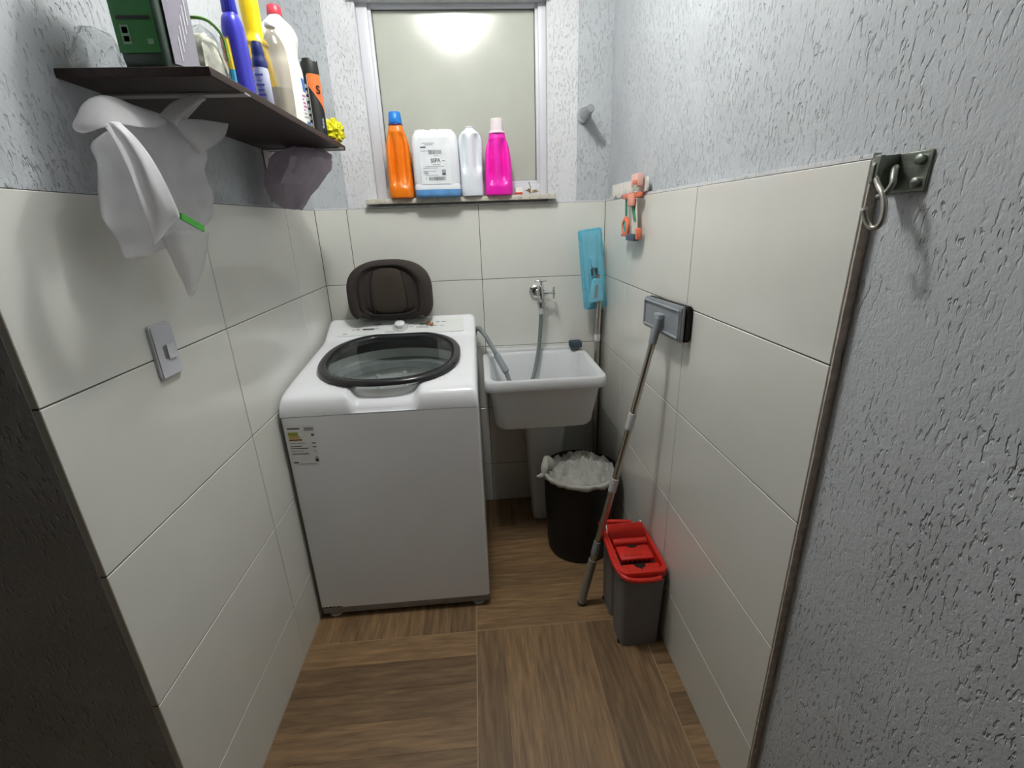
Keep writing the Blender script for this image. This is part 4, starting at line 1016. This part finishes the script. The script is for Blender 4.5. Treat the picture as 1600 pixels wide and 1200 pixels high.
# turned-out mouth of the bag, curling towards the room
sheet('opening_fold', [[(-.570, 1.045, 1.644), (-.585, .989, 1.654), (-.600, .959, 1.663), (-.610, .929, 1.659), (-.618, .902, 1.640), (-.622, .881, 1.615)],
                       [(-.565, 1.025, 1.635), (-.565, .956, 1.630), (-.570, .908, 1.628), (-.580, .880, 1.625), (-.590, .857, 1.610), (-.605, .851, 1.596)],
                       [(-.560, .986, 1.621), (-.555, .924, 1.612), (-.560, .886, 1.609), (-.570, .861, 1.600), (-.580, .853, 1.594), (-.590, .844, 1.590)]], M_FILMW, .002)
sheet('white_fold', [[(-.575, .875, 1.605), (-.560, .865, 1.609), (-.550, .873, 1.610)], [(-.565, .876, 1.579), (-.540, .860, 1.586), (-.535, .879, 1.588)], [(-.560, .879, 1.545), (-.530, .864, 1.552), (-.528, .897, 1.556)],
                     [(-.560, .885, 1.508), (-.530, .874, 1.515), (-.530, .921, 1.518)], [(-.565, .896, 1.473), (-.540, .899, 1.478), (-.540, .952, 1.473)], [(-.575, .912, 1.434), (-.560, .920, 1.444), (-.550, .953, 1.463)], [(-.580, .920, 1.420), (-.575, .922, 1.425), (-.570, .939, 1.438)]], M_FILMO, .001)
sheet('corner_flap', [[(-.570, 1.046, 1.646), (-.555, 1.117, 1.659), (-.535, 1.213, 1.668)], [(-.567, 1.057, 1.637), (-.553, 1.121, 1.641), (-.535, 1.199, 1.651)], [(-.565, 1.074, 1.622), (-.553, 1.116, 1.614), (-.538, 1.183, 1.634)], [(-.570, 1.108, 1.604), (-.560, 1.108, 1.594), (-.555, 1.120, 1.598)]], M_FILMW, .002)
sheet('hanging_tail', [[(-.600, .981, 1.433), (-.580, 1.020, 1.446), (-.595, 1.149, 1.441)], [(-.605, 1.003, 1.392), (-.585, 1.022, 1.396), (-.600, 1.120, 1.393)], [(-.612, 1.030, 1.348), (-.600, 1.041, 1.349), (-.610, 1.099, 1.351)], [(-.618, 1.049, 1.316), (-.612, 1.048, 1.312), (-.616, 1.071, 1.316)]], M_FILMW, .002)
bm = B(); tube(bm, spline([(-.575, 1.055, 1.645), (-.56, 1.07, 1.668), (-.535, 1.082, 1.684), (-.515, 1.090, 1.692)], 5), lambda t: .015-.009*t, 10); finish(bm, 'knot', M_FILMW, bg, 60)
bm = B(); a, b = Vector((-.530, .935, 1.470)), Vector((-.535, 1.010, 1.447)); u = Vector((0, .002, .0055)); rings(bm, [[p-u, p+u, p+u+Vector((.003, 0, 0)), p-u+Vector((.003, 0, 0))] for p in (a, a.lerp(b, .5), b)])
finish(bm, 'green_tie', mat('tie_green', '#2f9a22', rough=.4), bg, 0)
# grey bag on the far bracket
gb = thing('grey_plastic_bag', 'small grey plastic bag bunched on the far shelf bracket', 'plastic bag', (-.57, 1.72, 1.66))
M_FILMG = sheet_mat('grey_film', '#c4bbc6', see=.12, rough=.35, dirt=.15)
bm = B(); secs = []; n = 40
for z, cy_, ry, cx_, rx in ((1.692, 1.775, .045, -.56, .045), (1.675, 1.76, .085, -.56, .075), (1.655, 1.745, .105, -.565, .085), (1.63, 1.735, .112, -.57, .085), (1.60, 1.715, .118, -.575, .08), (1.57, 1.695, .118, -.585, .068), (1.545, 1.695, .10, -.595, .055), (1.52, 1.705, .075, -.60, .04), (1.503, 1.715, .05, -.60, .022)):
    row = []
    for i in range(n):
        a = 2*PI*i/n; d_ = Vector((math.cos(a), math.sin(a), 0)); f = 1+.20*noise.noise(Vector((d_.x*2.4, d_.y*2.4, z*16)))+.22*abs(noise.noise(Vector((d_.x*5, d_.y*5, z*22))))+.07*math.sin(a*9+z*30)*max(0, (z-1.60)/.09)
        row.append(Vector((cx_+rx*d_.x*f, cy_+ry*d_.y*f, z+.006*noise.noise(d_*3+Vector((0, 0, z*9))))))
    secs.append(row)
rings(bm, secs); finish(bm, 'sack', M_FILMG, gb, 35)
bm = B(); tube(bm, spline([(-.535, 1.80, 1.690), (-.50, 1.815, 1.688), (-.485, 1.812, 1.672), (-.50, 1.80, 1.665)], 5), .004, 8); finish(bm, 'tied_handle', mat('bag_dark', '#3c3840', rough=.5), gb)

# ================================================================== SWITCH, HOOKS, GADGET
sw = thing('light_switch', 'grey-white light switch plate on the left wall tiles', 'light switch', (XL, 1.024, 1.203))
bm = B(); prism(bm, [Vector((XL, 1.024+x, 1.203+z)) for x, z in rrect(.072, .116, .007, 4)], (.009, 0, 0)); bmesh.ops.bevel(bm, geom=[e for e in bm.edges if all(v.co.x > XL+.008 for v in e.verts)], offset=.003, segments=2, affect='EDGES')
finish(bm, 'plate', mat('switch_plastic', '#cfd1d8', rough=.35, noise_amt=.02), sw)
bm = B(); prism(bm, [Vector((XL+.009, y, z)) for y, z in ((1.020, 1.184), (1.046, 1.184), (1.046, 1.216), (1.020, 1.216))], (.0035, 0, 0)); finish(bm, 'rocker', mat('switch_rocker', '#dcdee2', rough=.3), sw, 0)
bm = B(); prism(bm, [Vector((XL+.009, y, z)) for y, z in ((1.012, 1.186), (1.0195, 1.186), (1.0195, 1.214), (1.012, 1.214))], (.0008, 0, 0)); finish(bm, 'rocker_recess', mat('switch_gap', '#7d7f82', rough=.5), sw, 0)

hk = thing('hammock_hook', 'galvanised hammock hook bolted to the plaster at the tile end', 'hook', (XR+TT, .668, 1.49))
bm = B(); box(bm, XR+TT-.004, .632, 1.462, XR+TT, .704, 1.514, .001, 1); finish(bm, 'wall_plate', M_GALV, hk)
bm = B(); prism(bm, [Vector((x, .686, z)) for x, z in ((XR+TT-.003, 1.514), (.578, 1.512), (.572, 1.50), (.572, 1.478), (.580, 1.468), (XR+TT-.003, 1.466))], (0, -.004, 0)); finish(bm, 'side_flange', M_GALV, hk, 0)
bm = B(); box(bm, .574, .676, 1.476, .582, .688, 1.513, .001, 1); finish(bm, 'folded_lip', M_GALV, hk)
for z in (1.503, 1.474):
    bm = B(); lathe(bm, [(.0065, XR+TT-.003), (.007, XR+TT-.006), (.0065, XR+TT-.010), (.002, XR+TT-.0125)], (0, .645, z), 16, axis='x'); finish(bm, 'bolt', M_GALV, hk)
bm = B(); tube(bm, spline([(.600, .676, 1.496), (.588, .664, 1.492), (.580, .654, 1.482), (.577, .650, 1.472), (.574, .654, 1.462), (.572, .664, 1.457)], 6), .0042, 10); finish(bm, 'eye', M_GALV, hk)
bm = B(); tube(bm, spline([(.574, .676, 1.482), (.573, .668, 1.472), (.571, .657, 1.462), (.570, .648, 1.448), (.568, .643, 1.432), (.566, .643, 1.421), (.564, .650, 1.416), (.562, .658, 1.420), (.560, .664, 1.430), (.559, .668, 1.440)], 6), .0039, 12); finish(bm, 'swing_hook', M_STEEL, hk)
bm = B(); c = Vector((.559, .668, 1.440)); tube(bm, [c, c+Vector((-.0004, .0016, .004))], .0041, 12); finish(bm, 'hook_tip', M_WPLAST, hk)

rl = thing('hook_rail', 'small white plastic hook rail stuck at the top of the right tiles', 'hook rail', (XR, 1.87, 1.545))
bm = B(); prism(bm, [Vector((XR+.002, 1.868+y, 1.546+z)) for y, z in rrect(.42, .046, .012, 4)], (-.007, 0, 0)); finish(bm, 'plate', mat('rail_white', '#e4e1da', rough=.4), rl)
for k in range(6):
    bm = B(); y = 2.05-k*.05; box(bm, XR-.0085, y-.012, 1.526, XR-.0045, y+.012, 1.566, .0015); finish(bm, 'rib', mat('rail_white', '#e4e1da'), rl)
for y in (2.02, 1.93):
    bm = B(); tube(bm, spline([(XR-.005, y, 1.535), (XR-.012, y, 1.520), (XR-.022, y, 1.516), (XR-.027, y, 1.526)], 5), .0028, 8); finish(bm, 'hook', mat('rail_white', '#e4e1da'), rl)
M_CORAL = mat('coral_plastic', '#f0805e', rough=.4); M_GRN = mat('stripe_green', '#2b8a68', rough=.5); M_STRAP = mat('strap_cream', '#dcd6c8', rough=.6)
gg = thing('hanging_gadget', 'coral, cream and green plastic gadget dangling from the white hook rail', 'gadget', (.572, 1.72, 1.37))
bm = B(); box(bm, .558, 1.675, 1.540, .583, 1.735, 1.582, .004); finish(bm, 'clip_top', mat('clip_pink', '#f2c4b8', rough=.4), gg)
bm = B(); box(bm, .5562, 1.672, 1.548, .559, 1.712, 1.560, .0008); finish(bm, 'clip_slot', M_CORAL, gg)
bm = B(); box(bm, .5575, 1.672, 1.525, .5600, 1.710, 1.541, .0005, 1); finish(bm, 'clip_window', mat('clip_window', '#9fb5a0', rough=.3), gg)
bm = B(); box(bm, .562, 1.665, 1.505, .580, 1.845, 1.522, .004); finish(bm, 'yoke', M_CORAL, gg)
bm = B(); box(bm, .556, 1.700, 1.478, .566, 1.762, 1.518, .003); finish(bm, 'tongue', mat('clip_coral_pale', '#f3a592', rough=.4), gg)
def strap(pts, w_, m, name, n=8):
    bm = B(); P = spline(pts, n); u = Vector((0, 1, 0)); rings(bm, [[p-u*w_, p+u*w_, p+u*w_+Vector((-.002, 0, 0)), p-u*w_+Vector((-.002, 0, 0))] for p in P]); return finish(bm, name, m, gg, 30)
strap([(.576, 1.825, 1.510), (.574, 1.815, 1.46), (.572, 1.802, 1.42)], .016, M_STRAP, 'strap'); strap([(.573, 1.822, 1.508), (.571, 1.814, 1.475), (.570, 1.807, 1.445)], .009, M_GRN, 'green_stripe')
strap([(.572, 1.730, 1.500), (.571, 1.715, 1.45), (.570, 1.700, 1.385)], .030, M_STRAP, 'strap'); strap([(.569, 1.728, 1.482), (.568, 1.714, 1.455), (.568, 1.698, 1.428)], .012, M_GRN, 'green_stripe')
bm = B(); lathe(bm, [(.020, .572), (.034, .570), (.036, .562), (.030, .558), (.022, .558), (.020, .564)], (0, 1.790, 1.408), 28, axis='x', cap0=False, cap1=False); finish(bm, 'ring', M_CORAL, gg)
bm = B(); lathe(bm, [(.021, .568), (.020, .561), (.001, .559)], (0, 1.790, 1.408), 24, axis='x'); finish(bm, 'teal_disc', mat('teal_disc', '#2aa3a0', rough=.3), gg)
bm = B(); box(bm, .560, 1.735, 1.372, .574, 1.835, 1.384, .003); finish(bm, 'lower_bar', M_CORAL, gg)
bm = B(); box(bm, .556, 1.672, 1.360, .580, 1.765, 1.384, .006); finish(bm, 'dark_base', mat('slate_blue', '#3c5266', rough=.4), gg)
bm = B(); box(bm, .562, 1.655, 1.366, .578, 1.674, 1.405, .003); finish(bm, 'side_tab', M_CORAL, gg)
